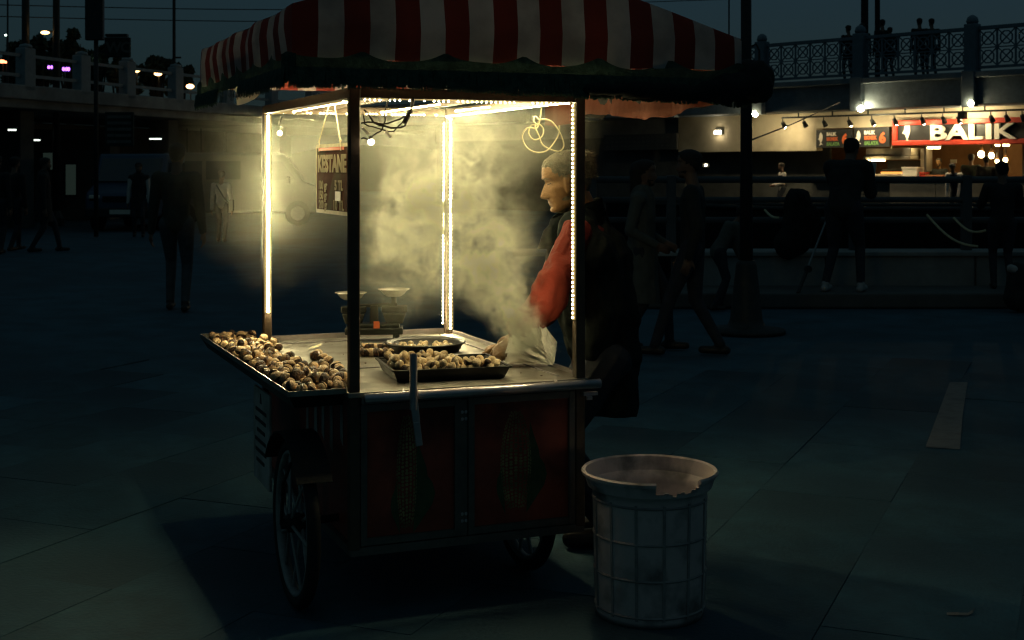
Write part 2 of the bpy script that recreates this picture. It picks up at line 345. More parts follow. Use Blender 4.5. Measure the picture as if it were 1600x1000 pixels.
def person(label, pos, yaw, h=1.7, group=None, top='coatdark', legs='trouser', shoe='shoe', skin='skin_d', hair='hair_d', feet=((.05,.10),(-.05,-.10)),
           lean=0.0, hands=None, vox=.013, look=None, pelvis=0.0, coat=None, headpitch=0.0, bulk=1.0, cat='person', longhair=False, curl=.5, extra=None):
    """feet: (forward,left) of left and right foot in body heights/1.7; hands: two (fwd,left,up) points; yaw = facing direction"""
    k=h/1.72; pos=Vector(pos); f=Vector((math.cos(yaw),math.sin(yaw),0)); l=Vector((-f.y,f.x,0)); up=Vector((0,0,1))
    root=thing('person',label,cat,pos,0,group)
    P=lambda a,b,c: (f*a+l*b+up*c)*k
    hip=P(pelvis,0,.90 if pelvis==0 else .90); B=Body(); sn,cs=math.sin(lean),math.cos(lean)
    tw=lambda a,c,b=0: hip+(f*(a*cs+c*sn)+up*(c*cs-a*sn)+l*b)*k
    chest=tw(.0,.34); neck=tw(-.01,.53); hc=tw(.03,.68)+f*(.02*headpitch)*k
    w=bulk
    B.cone(hip+up*.02*k,tw(0,.16),.125*w*k,.12*w*k,0,flat=f,fk=.78); B.cone(tw(0,.16),chest,.12*w*k,.145*w*k,0,flat=f,fk=.72)
    for s in (1,-1): B.cone(chest+l*(.02*s*k)+up*.05*k,tw(-.01,.44,.155*s),.105*w*k,.068*w*k,0,flat=f,fk=.85)
    B.cone(neck-up*.05*k,hc-up*.03*k,.056*k,.052*k,2)
    lk=Vector(look).normalized() if look is not None else (f*cs+up*(-sn*.4)).normalized()
    lk=(lk-up*.35*headpitch).normalized()
    B.head(hc,lk,up,.232*k,2,nt_=28,nz=26)
    hd=hands or ((.06,.24,.78),(.02,-.24,.78))
    for s,fo,ha in ((1,feet[0],hd[0]),(-1,feet[1],hd[1])):
        hj=hip+l*(.085*s*k)-up*.02*k; an=P(fo[0],fo[1],.085 + (fo[2] if len(fo)>2 else 0)); kn=bend(hj,an,.43*k,.42*k,f)
        B.cone(hj,kn,.088*w*k,.058*k,1); B.cone(kn,an,.058*k,.043*k,1)
        toe=an+f*.15*k-up*.05*k; B.cone(an-f*.05*k-up*.05*k,toe,.038*k,.034*k,3); B.cone(an,an-up*.03*k,.045*k,.04*k,3)
        sh=tw(-.01,.45,.185*s); wr=P(*ha); el=bend(sh,wr,.29*k,.26*k,-f*.8-up*.3+l*.3*s)
        B.cone(sh,el,.062*w*k,.05*w*k,0); B.cone(el,wr,.05*w*k,.038*k,0)
        hdv=(wr-el).normalized(); B.hand(wr,hdv,l*-s*.8+f*.2,2,.175*k,curl,thumb=s)
    B.build('body',[M[top],M[legs],M[skin],M[shoe]],root,vox,3)
    hv,hf=head_grid(hc,lk,up,.236*k,hair=True,seed=pos.x,nt_=36,nz=32)
    mb=MB(); mb.add(hv,hf); mb.build('hair',M[hair],root,True)
    if longhair:
        b=Body(); b.cone(hc-lk*.06*k+up*.03*k,hc-lk*.085*k-up*.17*k,.085*k,.06*k,0); b.build('long_hair',[M[hair]],root,.012,2)
    if coat:
        cm,low,flare=coat; b=Body()
        b.cone(tw(0,.44),tw(0,.30),.155*k,.17*k,0,flat=f,fk=.72); b.cone(tw(0,.30),hip,.17*k,.165*w*k,0,flat=f,fk=.75)
        b.cone(hip,P(pelvis,0,low-.1),.168*w*k,flare*k,0,flat=f,fk=.85)
        for s in (1,-1): b.cone(tw(0,.44,.08*s),tw(-.01,.45,.17*s),.08*k,.078*k,0)
        b.build('coat',[M[cm]],root,.014,3,.012,8,cutz=low*k)
    if extra: extra(root,P,tw,f,l,up,k)
    return root
# ------------------------------------------------------------------ ground
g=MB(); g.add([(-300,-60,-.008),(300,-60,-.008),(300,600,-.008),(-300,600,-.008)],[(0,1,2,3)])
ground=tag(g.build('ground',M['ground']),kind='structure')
GA=R(-23); gu=Vector((math.cos(GA),math.sin(GA),0)); gv=Vector((-math.sin(GA),math.cos(GA),0)); sw,sl_=.60,1.20
slabs=[]; rs=random.Random(2); slabmesh=[]
for k in range(4):
    mb=MB(); mb.box((0,0,-.006),(sw-.0022,sl_-.0025,.012)); o=mb.build('paving_slab',M['paving'],None,bevel=0); slabmesh.append(o.data); bpy.data.objects.remove(o)
o0=Vector((1.95,6.63,0))
for i in range(-26,16):
    for j in range(-14,12):
        c=o0+gu*((i+.5)*sw)+gv*((j+.5+.5*(i%2))*sl_)
        if not(3.6<c.y<10.2) or abs(c.x)>c.y*.42+.5: continue
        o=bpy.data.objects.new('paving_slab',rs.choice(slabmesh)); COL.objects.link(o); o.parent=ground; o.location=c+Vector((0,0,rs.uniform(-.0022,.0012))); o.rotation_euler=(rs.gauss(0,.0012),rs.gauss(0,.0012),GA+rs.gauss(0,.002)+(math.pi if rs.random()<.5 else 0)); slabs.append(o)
pm=MB(); z=.0045
pts=[(gx(px,gd(py)),gd(py),z) for px,py in ((1484,598),(1512,598),(1504,650),(1500,703),(1446,700))]
pm.add(pts,[(4,3,2,1,0)]); MK=mat('worn_white_marking',(.20,.20,.19),.8,0,.35,6,.2,60,dirt=(.12,.125,.125),dscale=6)
tag(pm.build('painted_marking',MK),kind='structure')
# ------------------------------------------------------------------ right: quay wall, railing, pole
QY=15.6
qw=thing('quay_wall','low stained concrete quay wall under the pipe railing','wall',(gx(1400,QY),QY+.3,0))
for i in range(5):
    x0=gx(1180,QY)-.9+i*1.75; MB().box((x0+.87-gx(1400,QY),.1,.24),(1.735,.6,.50)).build('wall_block',M['concrete'],qw,bevel=.02)
mb=MB(); mb.box((.2,.1,.515),(9.3,.7,.05)); mb.build('coping',M['concrete'],qw,bevel=.01)
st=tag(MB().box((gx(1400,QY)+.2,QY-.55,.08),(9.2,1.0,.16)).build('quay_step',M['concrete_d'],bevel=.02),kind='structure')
rl=thing('pipe_railing','blue grey pipe railing along the quay in front of the fish restaurant','railing',(0,QY+.45,.54))
def pipe(a,b_,r,name='rail'): return MB().tube([a,b_],r,10).build(name,M['railpaint'],rl,True)
xs=[.95,1.9,gx(1336,16),gx(1512,16),8.3,10.6]
for z in (.36,.60,.84): pipe((.95,0,z),(10.6,0,z),.036 if z<.8 else .042)
for x in xs: MB().box((x,0,.44),(.11,.11,.90)).build('railing_post',M['railpaint'],rl,bevel=.01)
wp=MB(); wp.add([(1.9,16.35,.004),(40,16.35,.004),(40,44,.004),(1.9,44,.004)],[(0,1,2,3)]); tag(wp.build('water',M['water']),kind='structure')
bt=thing('moored_boat','long low dark boat hull moored behind the quay railing','boat',(6.4,20.0,0))
hull=[]
for k in range(15):
    q=k/14; x=-5.0+10.0*q; w_=1.1*min(1,(q*5)**.6)*min(1,((1-q)*3+.25)**.6); sh=.92+.18*max(0,.25-q)*4*.5
    hull.append([(x,-w_,sh),(x,-w_*.86,.35),(x,-w_*.5,-.02),(x,w_*.5,-.02),(x,w_*.86,.35),(x,w_,sh)])
mb=MB(); V_=[p for r in hull for p in r]; mb.add(V_,[(i*6+j,(i+1)*6+j,(i+1)*6+j+1,i*6+j+1) for i in range(14) for j in range(5)]+[(0,1,2,3,4,5),tuple(14*6+j for j in range(5,-1,-1))]); mb.build('hull',M['coatdark'],bt,True)
mb=MB(); mb.add([r[0] for r in hull]+[r[5] for r in hull],[(i,i+1,15+i+1,15+i) for i in range(14)]); mb.build('deck',M['darkmetal'],bt)
for sgn in (0,5): MB().tube([Vector(r[sgn])+Vector((0,0,.02)) for r in hull],.04,6).build('gunwale',M['darkmetal'],bt,True)
for x in (-3.4,3.2): MB().tube([(x,-.8,.9),(x,-.8,1.08)],.06,8).build('bollard',M['darkmetal'],bt)
# mooring ropes
for k,(a,b_,sag) in enumerate((((1448,335),(1528,385),.10),((1490,340),(1540,360),.08),((1195,328),(1216,340),.03),((1305,335),(1318,347),.02))):
    A=at(*a,16.0); C_=at(*b_,15.62); mb=MB(); mb.tube([A.lerp(C_,q/8)-Vector((0,0,sag*math.sin(math.pi*q/8))) for q in range(9)],.014,6)
    tag(mb.build('mooring_rope',M['string']),['pale rope slung long below the railing beneath the shop sign','short pale rope tail right of the long slung rope','short rope end at the railing beside the lamp pole','thin rope end under the leaning man at the railing'][k],'rope')
# tall pole with cone base
dp=gd(519); lpole=thing('lamp_pole','tall dark pole on a flared conical base standing on the plaza','pole',(gx(1166,dp),dp,0))
MB().lathe([(.0,0),(.36,.0),(.36,.03),(.18,.05),(.15,.12),(.095,.62),(.085,.66),(0,.67)],20).build('flared_base',M['darkmetal'],lpole,True)
MB().tube([(0,0,.6),(0,0,2.4),(-.015,0,9)],[.062,.05,.042],14).build('shaft',M['darkmetal'],lpole,True)
mb=MB(); mb.tube([(.02,0,2.62),(.09,0,2.66),(.12,0,2.60),(.12,0,2.40)],.010,6); mb.build('hook',M['darkmetal'],lpole)
# covered mound
B=Body(); p0=Vector((gx(1244,15.62),15.62,.54))
B.cone(p0+Vector((0,0,.16)),p0+Vector((.02,0,.58)),.20,.16,0); B.cone(p0+Vector((-.06,0,.12)),p0+Vector((.10,0,.40)),.19,.17,0)
cm=B.build('covered_bundle',[M['darkcloth']],None,.02,3,.03,6); tag(cm,'dark tarpaulin bundle standing on the quay wall left of the leaning man','bundle')
# bag at the far right
bgp=Vector((gx(1592,14.2),14.2,0)); bg_=thing('backpack','dark backpack with a pale flap standing at the right edge of the plaza','backpack',bgp)
B=Body(); B.cone((0,0,.14),(0,.02,.40),.15,.13,0); B.build('pack',[M['coatdark']],bg_,.02,3,.02,8)
B=Body(); B.cone((-.10,-.04,.46),(.06,-.06,.40),.045,.05,0); B.build('flap',[M['shoelight']],bg_,.012,3)
# ------------------------------------------------------------------ right: bridge and fish restaurant below it
O=Vector((7.3,40,0)); be=Vector((5.65,-6,0)).normalized(); bn_=Vector((be.y,-be.x,0))   # bn_ points to the camera side
ZK=4.02
brz=math.atan2(be.y,be.x)
def BR(s,n,z): return O+be*s+bn_*n+Vector((0,0,z))
def fac(px,py,off=-1.0):                               # where the view ray meets the facade plane: (s, z)
    k=(px-800)/F_PX; q=O+bn_*off
    # (q.x+be.x s) = k (q.y+be.y s)
    s=(k*q.y-q.x)/(be.x-k*be.y); d=q.y+be.y*s; return s, EYE-(py-HOR)/F_PX*d
br=thing('bridge','grey road bridge whose girder spans over the fish restaurant','bridge',O,brz)
# local: x = along, y = away from camera, z
MB().box((1,4.2,ZK-.42),(44,8.6,.84)).build('girder',M['bluepaint'],br,bevel=.03)
MB().box((1,-.18,ZK-.06),(44,.16,.16)).build('kerb_beam',M['bluepaint'],br,bevel=.02)
rail=thing('bridge_railing','ornamental lattice railing along the edge of the upper bridge','railing',O+Vector((0,0,ZK+.03)),brz)
sp=[fac(px,60,0)[0] for px in (1345,1520)]; dsp=sp[1]-sp[0]; pil=[sp[0]+dsp*k for k in range(-4,4)]
for s in pil:
    MB().box((s,-.02,.62),(.34,.30,1.24)).build('pillar',M['bluepaint'],rail,bevel=.02)
    MB().lathe([(0,0),(.13,0),(.16,.06),(.13,.17),(.05,.23),(0,.24)],14,0,(s,-.02,1.24)).build('finial',M['bluepaint'],rail,True)
    MB().box((s,-.16,-.45),(.36,.25,.94)).build('corbel',M['bluepaint'],rail,bevel=.02)
for s0,s1 in zip(pil[:-1],pil[1:]):
    a,b_=s0+.17,s1-.17; MB().box(((a+b_)/2,0,1.12),(b_-a,.09,.09)).build('handrail',M['bluepaint'],rail); MB().box(((a+b_)/2,0,.10),(b_-a,.07,.07)).build('bottom_rail',M['bluepaint'],rail)
    n=max(2,round((b_-a)/.47)); mb=MB(); w=(b_-a)/n; hh=(1.08-.13)/2
    for i in range(n):
        for j in range(2):
            x0=a+i*w; z0=.13+j*hh; cx,cz=x0+w/2,z0+hh/2
            mb.bar((x0,0,z0),(x0,0,z0+hh),.045,.04)
            mb.bar((x0,0,z0+hh),(x0+w,0,z0+hh),.03,.03)
            for q in range(8):
                a0,a1=2*math.pi*(q+.5)/8,2*math.pi*(q+1.5)/8; r=.34*w
                mb.bar((cx+r*math.cos(a0),0,cz+r*math.sin(a0)),(cx+r*math.cos(a1),0,cz+r*math.sin(a1)),.035,.03)
            for sx in(-1,1):
                for sz in(-1,1): mb.bar((cx,0,cz),(cx+sx*w/2,0,cz+sz*hh/2),.035,.028)
    mb.build('lattice_panel',M['bluepaint'],rail)
for px,py in ((1180,178),(1345,170),(1518,162)):
    s,z=fac(px,py,.25); nm=thing('globe_lamp',{1180:'round lit globe lamp on the girder just right of the dark pole',1345:'round lit globe lamp under the bridge pillar nearest the menu boards',1518:'round lit globe lamp under the bridge pillar above the shop name sign'}[px],'lamp',BR(s,.25,z),brz,'globe lamps under the bridge')
    mb=MB(); mb.sphere((0,0,0),.082,14,10); mb.build('globe',M['bulb'],nm,True); mb=MB(); mb.tube([(0,0,.07),(0,0,.2),(0,.16,.26)],.03,8); mb.build('bracket',M['darkmetal'],nm)
for px,k in ((1351,0),(1371,1),):
    s,z=fac(px,60,-2.2-k*2); p=BR(s,-2.2-k*2,ZK); tp=thing('tram_pole',['thick dark pole rising from the bridge behind the leaning group','thinner dark pole just right of the thick bridge pole'][k],'pole',p)
    MB().tube([(0,0,0),(0,0,9)],[.115,.10] if k==0 else [.085,.075],12).build('shaft',M['darkmetal'],tp,True); MB().lathe([(0,0),(.2,0),(.2,.1),(.12,.3),(0,.31)],12).build('base',M['darkmetal'],tp)
# restaurant
FO=-1.0
rest=thing('fish_restaurant','brightly lit fish restaurant stall under the bridge with steel counter','restaurant',O+bn_*FO,brz)
def fbox(px0,py0,px1,py1,y0,y1,name,m,par=None,bevel=0):  # box covering a pixel window, from y0 to y1 behind the facade line
    s0,zt=fac((px0+px1)/2,py0); s0,zb=fac((px0+px1)/2,py1); sa=fac(px0,py0)[0]; sb=fac(px1,py0)[0]
    return MB().box(((sa+sb)/2,(y0+y1)/2,(zt+zb)/2),(sb-sa,y1-y0,zt-zb)).build(name,m,par or rest,bevel=bevel)
s0=fac(1060,220)[0]; sR=12.5; zt=ZK-.85
zL=fac(1300,235)[1]
sK=fac(1276,220)[0]; sS=fac(1400,220)[0]
MB().box(((s0+sK)/2,.15,(zt+zL)/2),(sK-s0,.3,zt-zL)).build('fascia',M['fascia'],rest)
MB().box(((sK+sS)/2+.002,.15,(zt+fac(1340,199)[1])/2),(sS-sK,.3,zt-fac(1340,199)[1])).build('fascia',M['fascia'],rest)
MB().box(((sS+sR)/2,.15,(zt+fac(1450,182)[1]-.1)/2),(sR-sS,.3,zt-fac(1450,182)[1]+.1)).build('fascia',M['fascia'],rest)
MB().box(((s0+sR)/2,2.2,zt+.02),(sR-s0,4.4,.04)).build('soffit',M['fascia'],rest)
MB().box(((s0+sR)/2,3.6,1.3),(sR-s0,.1,zt*2-2.6)).build('back_wall',M['brownwall'],rest)
MB().box(((s0+sK)/2-.1,.9,1.2),(sK-s0,.08,2.1)).build('shutter',M['concrete_d'],rest)
MB().box(((s0+sR)/2,2.2,.05),(sR-s0,4.4,.1)).build('deck',M['concrete_d'],rest)
for px,w in ((1437,.05),(1556,.06),(1591,.05)):
    s,_=fac(px,250); MB().box((s,.3,1.3),(w,w,2.4)).build('mullion',M['frame'] if px!=1556 else M['fascia'],rest)
# counter with separate steel panels
zc_=fac(1450,281)[1]; zb_=fac(1450,323)[1]
for k in range(6):
    a=sS+(sR-sS)*k/6; b_=sS+(sR-sS)*(k+1)/6; MB().box(((a+b_)/2,.0,(zc_+zb_)/2),(b_-a-.02,.7,zc_-zb_)).build('counter_panel',M['shopsteel'],rest,bevel=.01)
MB().box(((sK+sR)/2,0,zc_+.02),(sR-sK,.8,.04)).build('counter_top',M['shopsteel'],rest)
MB().box(((sK+sS)/2-.03,.05,(zc_+zb_)/2),(sS-sK-.05,.6,zc_-zb_-.02)).build('counter_base',M['concrete_d'],rest)
MB().box(((sK+sR)/2,-.2,(zb_-.06)),(sR-sK,.5,.08)).build('plinth',M['darkmetal'],rest)
# menu boards
def board(px0,py0,px1,py1,label,full):
    sa,zA=fac(px0,py0); sb,_=fac(px1,py0); _,zB=fac(px0,py1); w=sb-sa; h=zA-zB
    t_=thing('menu_board',label,'menu board',BR(sa,FO+.04,zB),brz,'menu boards over the grill')
    bd=MB().box((w/2,.0,h/2),(w-.02,.06,h)).build('board',M['boardblack'],t_)
    f=(0,-.034,0)
    for s_,m,z in (('BALIK','cream',.66),('EKMEK','orangeletter',.39),('SALATA','greenletter',.11)): text_mesh(s_,h*.25,M[m],'lettering',bd,(w*.30,-.034,h*z),(1,0,0),(0,0,1),.006,.92,.008)
    text_mesh('6',h*.72,M['orangeletter'],'lettering',bd,(w*.72,-.034,h*.22),(1,0,0),(0,0,1),.006,1.0,.022)
    fishy(bd,w*.14,h*.47,h*.40,-.036)
    return t_
def fishy(parent,cx,cz,L,y,name='fish_emblem'):         # plain upright fish silhouette
    out=[]; n=18
    for i in range(n+1):
        t=i/n; out.append((cx+.30*L*math.sin(math.pi*t**.85)**.8,cz+L*(.95-1.5*t)))
    lft=[(cx-.26*L*math.sin(math.pi*(1-i/n)**.85)**.8,cz+L*(.95-1.5*(1-i/n))) for i in range(n+1)]
    mb=MB(); body=out[:-1]+lft[:-1]
    mb.prism([(x,y,z) for x,z in body],(0,-.008,0)); mb.prism([(cx-.02*L,y,cz-L*.46),(cx+.34*L,y,cz-L*.78),(cx+.02*L,y,cz-L*.72),(cx-.26*L,y,cz-L*.92)],(0,-.0075,0))
    mb.prism([(cx-.22*L,y,cz+L*.25),(cx-.20*L,y,cz-L*.1),(cx-.45*L,y,cz-L*.02)],(0,-.007,0))
    return mb.build(name,M['cream'],parent)
board(1277,203,1334,231,'left menu board, half hidden behind the leaning man\'s head',0)
board(1336,200,1392,230,'right menu board showing the whole orange number six',1)
# big sign
sa,zA=fac(1402,189); sb,_=fac(1640,180); _,zB=fac(1402,228); w=sb-sa; h=zA-zB
sgn=thing('shop_sign','large red framed black sign with cream letters reading BALIK','shop sign',BR(sa,FO+.16,zB),brz)
pan=MB().box((w/2,.0,h/2),(w-.1,.10,h-.08)).build('sign_panel',M['boardblack'],sgn)
mb=MB()
for a,b_ in (((w/2,h-.07),(w,.14)),((w/2,.07),(w,.14)),((.07,h/2),(.14,h-.282)),((w-.07,h/2),(.14,h-.282))): mb.box((a[0],-.03,a[1]),(b_[0],.20,b_[1]))
mb.build('sign_frame',M['signred'],sgn,bevel=.02)
xk=[]
for ch,px,px1 in zip('BALIK',(1456,1479,1516,1542.5,1556),(1480.5,1516,1538.5,1552,1591)):
    s_,_=fac(px,210,FO+.22); s1_,_=fac(px1,210,FO+.22); text_mesh(ch,h*.80,M['cream'],'letter',pan,(s_-sa,-.11,h*.215),(1,0,0),(0,0,1),.08,bold=.016,fit=s1_-s_)
fishy(pan,fac(1424,210)[0]-sa,h*.50,h*.48,-.065)
# track lights
tr_=thing('track_light_rail','long dark track rail carrying spot lamps above the shop signs','track rail',O+bn_*(FO+.7),brz)
def trk(px,off=FO+.7): 
    py=184-(px-1225)*(184-163)/(1600-1225); return fac(px,py,off)
sA,zAa=trk(1222); sB,zBb=trk(1640); MB().bar((sA,0,zAa),(sB,0,zAa),.05,.05).build('rail',M['darkmetal'],tr_)
for k in range(7): s=sA+(sB-sA)*(k+.5)/7; MB().bar((s,0,zAa),(s,0,zt-.004),.03).build('hanger',M['darkmetal'],tr_)
for k,px in enumerate((1223,1256,1287,1326,1362,1397,1440,1473,1497,1548,1572,1597)):
    s,_=trk(px); on=px in (1326,1362,1397,1440,1497,1223)
    t_=thing('spot_lamp',(['first','second','third','fourth','fifth','sixth','seventh','eighth','ninth','tenth','eleventh','twelfth'][k]+(' spot lamp along the track rail counted from the pole end, lit' if on else ' spot lamp along the track rail counted from the pole end, dark')),'spot lamp',BR(s,FO+.7,zAa-.03),brz,'lit spot lamps on the track' if on else 'dark spot lamps on the track')
    MB().tube([(0,0,0),(0,0,-.10)],.016,6).build('stem',M['darkmetal'],t_)
    ax=Vector((.12,.55,-.8)).normalized(); MB().lathe([(0,-.02),(.05,-.02),(.075,.15),(.066,.15),(.05,.05),(0,.05)],12,0,(0,0,-.12),ax).build('lamp_head',M['darkmetal'],t_,True)
    if on: mb=MB(); mb.sphere(Vector((0,0,-.12))+ax*.13,.055,10,6); mb.build('bulb',M['bulb'],t_,True)
fl=thing('flood_light','square dark flood light above the letters of the shop sign','flood light',BR(fac(1526,178)[0],FO+.75,fac(1526,181)[1]),brz)
MB().box((0,0,0),(.20,.14,.22)).build('housing',M['darkmetal'],fl,bevel=.01); MB().box((-.02,.10,-.03),(.14,.04,.14)).build('lens',M['bulb'],fl); MB().bar((0,0,.11),(0,0,.32),.03).build('bracket',M['darkmetal'],fl)
# left small wall lamp with light pool on the fascia
s,z=fac(1125,207); wl=thing('wall_lamp','boxy white lit lamp on the beige wall left of the dark pole','wall lamp',BR(s,FO+.12,z),brz)
MB().box((0,0,0),(.20,.10,.12)).build('lens',M['bulbsmall'],wl,bevel=.01); MB().box((0,.09,.03),(.26,.08,.18)).build('housing',M['darkmetal'],wl)
# kitchen: hood, grill, things on the counter
hood=thing('extractor_hood','long bright stainless extractor hood over the fish grill','hood',O+bn_*FO,brz)
fbox(1338,231,1409,243,.5,1.4,'hood_canopy',M['shopsteel'],hood,.01); fbox(1338,243.5,1409,249,.45,1.35,'hood_lip',M['shopsteel'],hood,.01)
fbox(1412,232,1421,268,.9,1.25,'flue',M['shopsteel'],hood,.01)
fbox(1341,250,1368,251.5,.35,.5,'hood_lamp',M['pendant'],hood)
gr=thing('fish_grill','long charcoal grill glowing orange beneath the steel hood','grill',O+bn_*FO,brz)
fbox(1352,272,1409,280,.5,1.3,'grill_body',M['shopsteel'],gr,.01); fbox(1360,268.5,1408,271.5,.55,1.25,'ember_bed',M['ember'],gr)
mb=MB()
for i in range(22):
    s_,z_=fac(1362+i*2.1,266); mb.bar((s_,.55,z_),(s_,1.25,z_+.03),.03,.025)
mb.build('grill_bars',M['iron'],gr)
fbox(1345,250.5,1410,267,1.42,1.46,'splash_back',M['iron'],gr)
def onc(name,label,cat,px0,py0,px1,py1,y0,y1,m,extra=None):
    s0,zt_=fac((px0+px1)/2,py0); zb0=zc_+.041; sa=fac(px0,py1)[0]; sb=fac(px1,py1)[0]
    t_=thing(name,label,cat,BR((sa+sb)/2,FO-(y0+y1)/2,zb0),brz); w=sb-sa; h=zt_-zb0; d=y1-y0
    wl_=[(-w/2*.9,-d/2*.9),(w/2*.9,-d/2*.9),(w/2*.9,d/2*.9),(-w/2*.9,d/2*.9)]; wh=[(x/.9,y/.9) for x,y in wl_]
    mb=MB(); lo=[(x,y,0) for x,y in wl_]; hi=[(x,y,h) for x,y in wh]; li=[(x*.93,y*.93,h) for x,y in wh]; lf_=[(x*.9,y*.9,.03) for x,y in wl_]
    mb.add(lo+hi+li+lf_,[(3,2,1,0)]+[(i+4*k,(i+1)%4+4*k,(i+1)%4+4*k+4,i+4*k+4) for k in range(3) for i in range(4)]+[(12,13,14,15)]); mb.build('bin',m,t_)
    mb=MB()
    for i in range(4): mb.bar((*wh[i],h-.02),(*wh[(i+1)%4],h-.02),.03,.04)
    mb.build('rim',m,t_); return t_
onc('plastic_crate','tall cream plastic crate on the counter left of the grill chimney','crate',1409,261,1432,280,.0,.4,M['cream'])
c2=onc('bread_crate','low orange wooden crate of bread on the restaurant counter','crate',1446,273,1474,280,.0,.4,M['wood'])
onc('sauce_box','small red box standing on the counter beside the cream crate','box',1435,269,1444,280,.05,.25,M['signred'])
b2=thing('shopping_bag','cream printed shopping bag held up beside the leaning man','bag',at(1352,282,15.3),.2)
mb=MB(); mb.prism([(-.10,-.03,.0),(.11,-.03,.04),(.13,-.03,.20),(-.07,-.03,.22)],(0,.07,0)); mb.build('bag',M['paper'],b2,bevel=.01)
MB().tube([(-.03,0,.22),(-.01,0,.27),(.05,0,.27),(.07,0,.21)],.006,6).build('handle',M['string'],b2)
# pendant lamps and tubes inside
for k,(px,py,r) in enumerate(((1533,241,.085),(1549,243,.075),(1558,252,.05),(1571,250,.06),(1431,240,.045))):
    s,z=fac(px,py,FO-1.4); t_=thing('pendant_lamp',['largest glowing pendant bulb, leftmost of the cluster in the restaurant','second large glowing pendant bulb beside the biggest one','small glowing pendant bulb beside the pale post in the restaurant','low glowing pendant bulb right of the pale post in the restaurant','single small pendant bulb between the grill chimney and the mullion'][k],'pendant lamp',BR(s,FO-1.4,z),brz,'pendant bulbs in the restaurant')
    mb=MB(); mb.sphere((0,0,0),r,12,8,0,(1,1,1.2)); mb.build('bulb',M['pendant'],t_,True); MB().lathe([(r*.5,r*1.0),(r*.75,r*1.3),(r*.55,r*2.4),(0,r*2.6)],12).build('shade',M['brownwall'],t_,True); MB().tube([(0,0,r*2),(0,0,zt-z)],.012,6).build('cord',M['wire'],t_)
for k,(px,py) in enumerate(((1459,231),(1566,227))):
    s,z=fac(px,py,FO-.9); t_=thing('strip_light',['fluorescent strip light above the waiter in the restaurant','fluorescent strip light over the pendant bulbs in the restaurant'][k],'strip light',BR(s,FO-.9,z),brz)
    MB().box((0,0,0),(.34,.12,.05)).build('tube',M['pendant'],t_); MB().box((0,0,.06),(.40,.16,.06)).build('fitting',M['cream'],t_)
nt_c=thing('notice_card','small cream notice card on the brown restaurant wall','notice',BR(fac(1490,252,FO-3.5)[0],FO-3.5,fac(1490,252,FO-3.5)[1]),brz); MB().box((0,0,0),(.20,.03,.11)).build('card',M['cream'],nt_c)
# panel of wires between board and sign
mb=MB(); A=[fac(1398,205,FO+.1),fac(1396,215,FO+.1),fac(1399,222,FO+.1),fac(1392,232,FO+.1)]; mb.tube([BR(s,FO+.1,z) for s,z in A],.02,6); tag(mb.build('loose_cable',M['string']),'pale loose cable hanging between the right menu board and the red sign','cable')
# oblique cable from pole
mb=MB(); A=at(1176,218,13.2); mb.tube([A,at(1240,193,20),at(1290,170,30),at(1312,160,37.6)],.009,6); tag(mb.build('overhead_cable',M['wire']),'dark cable running from the plaza pole up to the bridge girder','cable')
for k,(px,py,m,l_) in enumerate(((1085,250,'green','small green lit sign in the dark behind the walking couple'),(1103,258,'bulbsmall','tiny white light point just right of the green sign'))):
    p=at(px,py,41); t_=thing('exit_light' if k==0 else 'small_lamp',l_,'light',p); MB().box((0,0,0),(.16,.05,.07) if k==0 else (.06,.05,.06)).build('lens',M[m],t_); MB().box((0,.05,0),(.2,.05,.12)).build('housing',M['darkmetal'],t_)
# sign panel seen dimly behind the canopy
s,z=fac(1000,222,FO+.1); dsg=thing('dark_sign','long dark shop sign on the wall behind the walking couple','sign',BR(s,FO+.1,z),brz); MB().box((0,0,0),(3.2,.08,.52)).build('panel',M['concrete_d'],dsg)
mb=MB()
for r_ in range(3):
    for c_ in range(14): mb.box((-1.4+c_*.2,-.045,.15-r_*.14),(.12,.01,.06))
mb.build('faint_print',M['frame'],dsg)
MB().box((-10,.15,(zt+zL)/2),(2*(s0+10)-.01,.3,zt-zL)).build('fascia',M['fascia'],rest) if False else None
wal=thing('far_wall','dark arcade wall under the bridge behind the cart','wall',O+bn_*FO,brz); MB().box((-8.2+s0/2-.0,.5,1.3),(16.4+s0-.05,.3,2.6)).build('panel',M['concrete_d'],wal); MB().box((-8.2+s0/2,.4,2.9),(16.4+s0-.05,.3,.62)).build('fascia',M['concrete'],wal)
# ------------------------------------------------------------------ left: ramp viaduct with railing
D0=Vector((-12.37,33.6,0)); vd_=Vector((2.17,6.4,0)).normalized(); va=math.atan2(vd_.y,vd_.x)
via=thing('ramp_viaduct','dark concrete ramp bridge on the left above the underpass','bridge',D0,va)
MB().box((4,3.0,3.28),(44,6.4,.5)).build('deck',M['concrete'],via,bevel=.03); MB().box((4,-.30,3.42),(44,.2,.36)).build('edge_beam',M['concrete'],via,bevel=.03)
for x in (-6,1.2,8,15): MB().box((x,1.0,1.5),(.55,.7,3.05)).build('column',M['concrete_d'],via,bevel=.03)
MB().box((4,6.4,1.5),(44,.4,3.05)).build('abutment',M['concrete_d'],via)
vr=thing('ramp_railing','pale two bar railing with thick square posts along the left ramp','railing',D0+Vector((0,0,3.54)),va)
def vs_(px):
    k=(px-800)/F_PX; return (k*D0.y-D0.x)/(vd_.x-k*vd_.y)
ps=[vs_(q) for q in (27,115,187,263)]; ps=[ps[0]-2.6,ps[0]]+ps[1:]+[ps[-1]+2.9*k for k in (1,2,3,4)]
for s in ps:
    MB().box((s,-.25,.45),(.42,.30,1.08)).build('railing_post',M['whiterail'],vr,bevel=.03); MB().lathe([(0,0),(.17,0),(.15,.08),(0,.12)],12,0,(s,-.25,.99)).build('post_cap',M['whiterail'],vr,True)
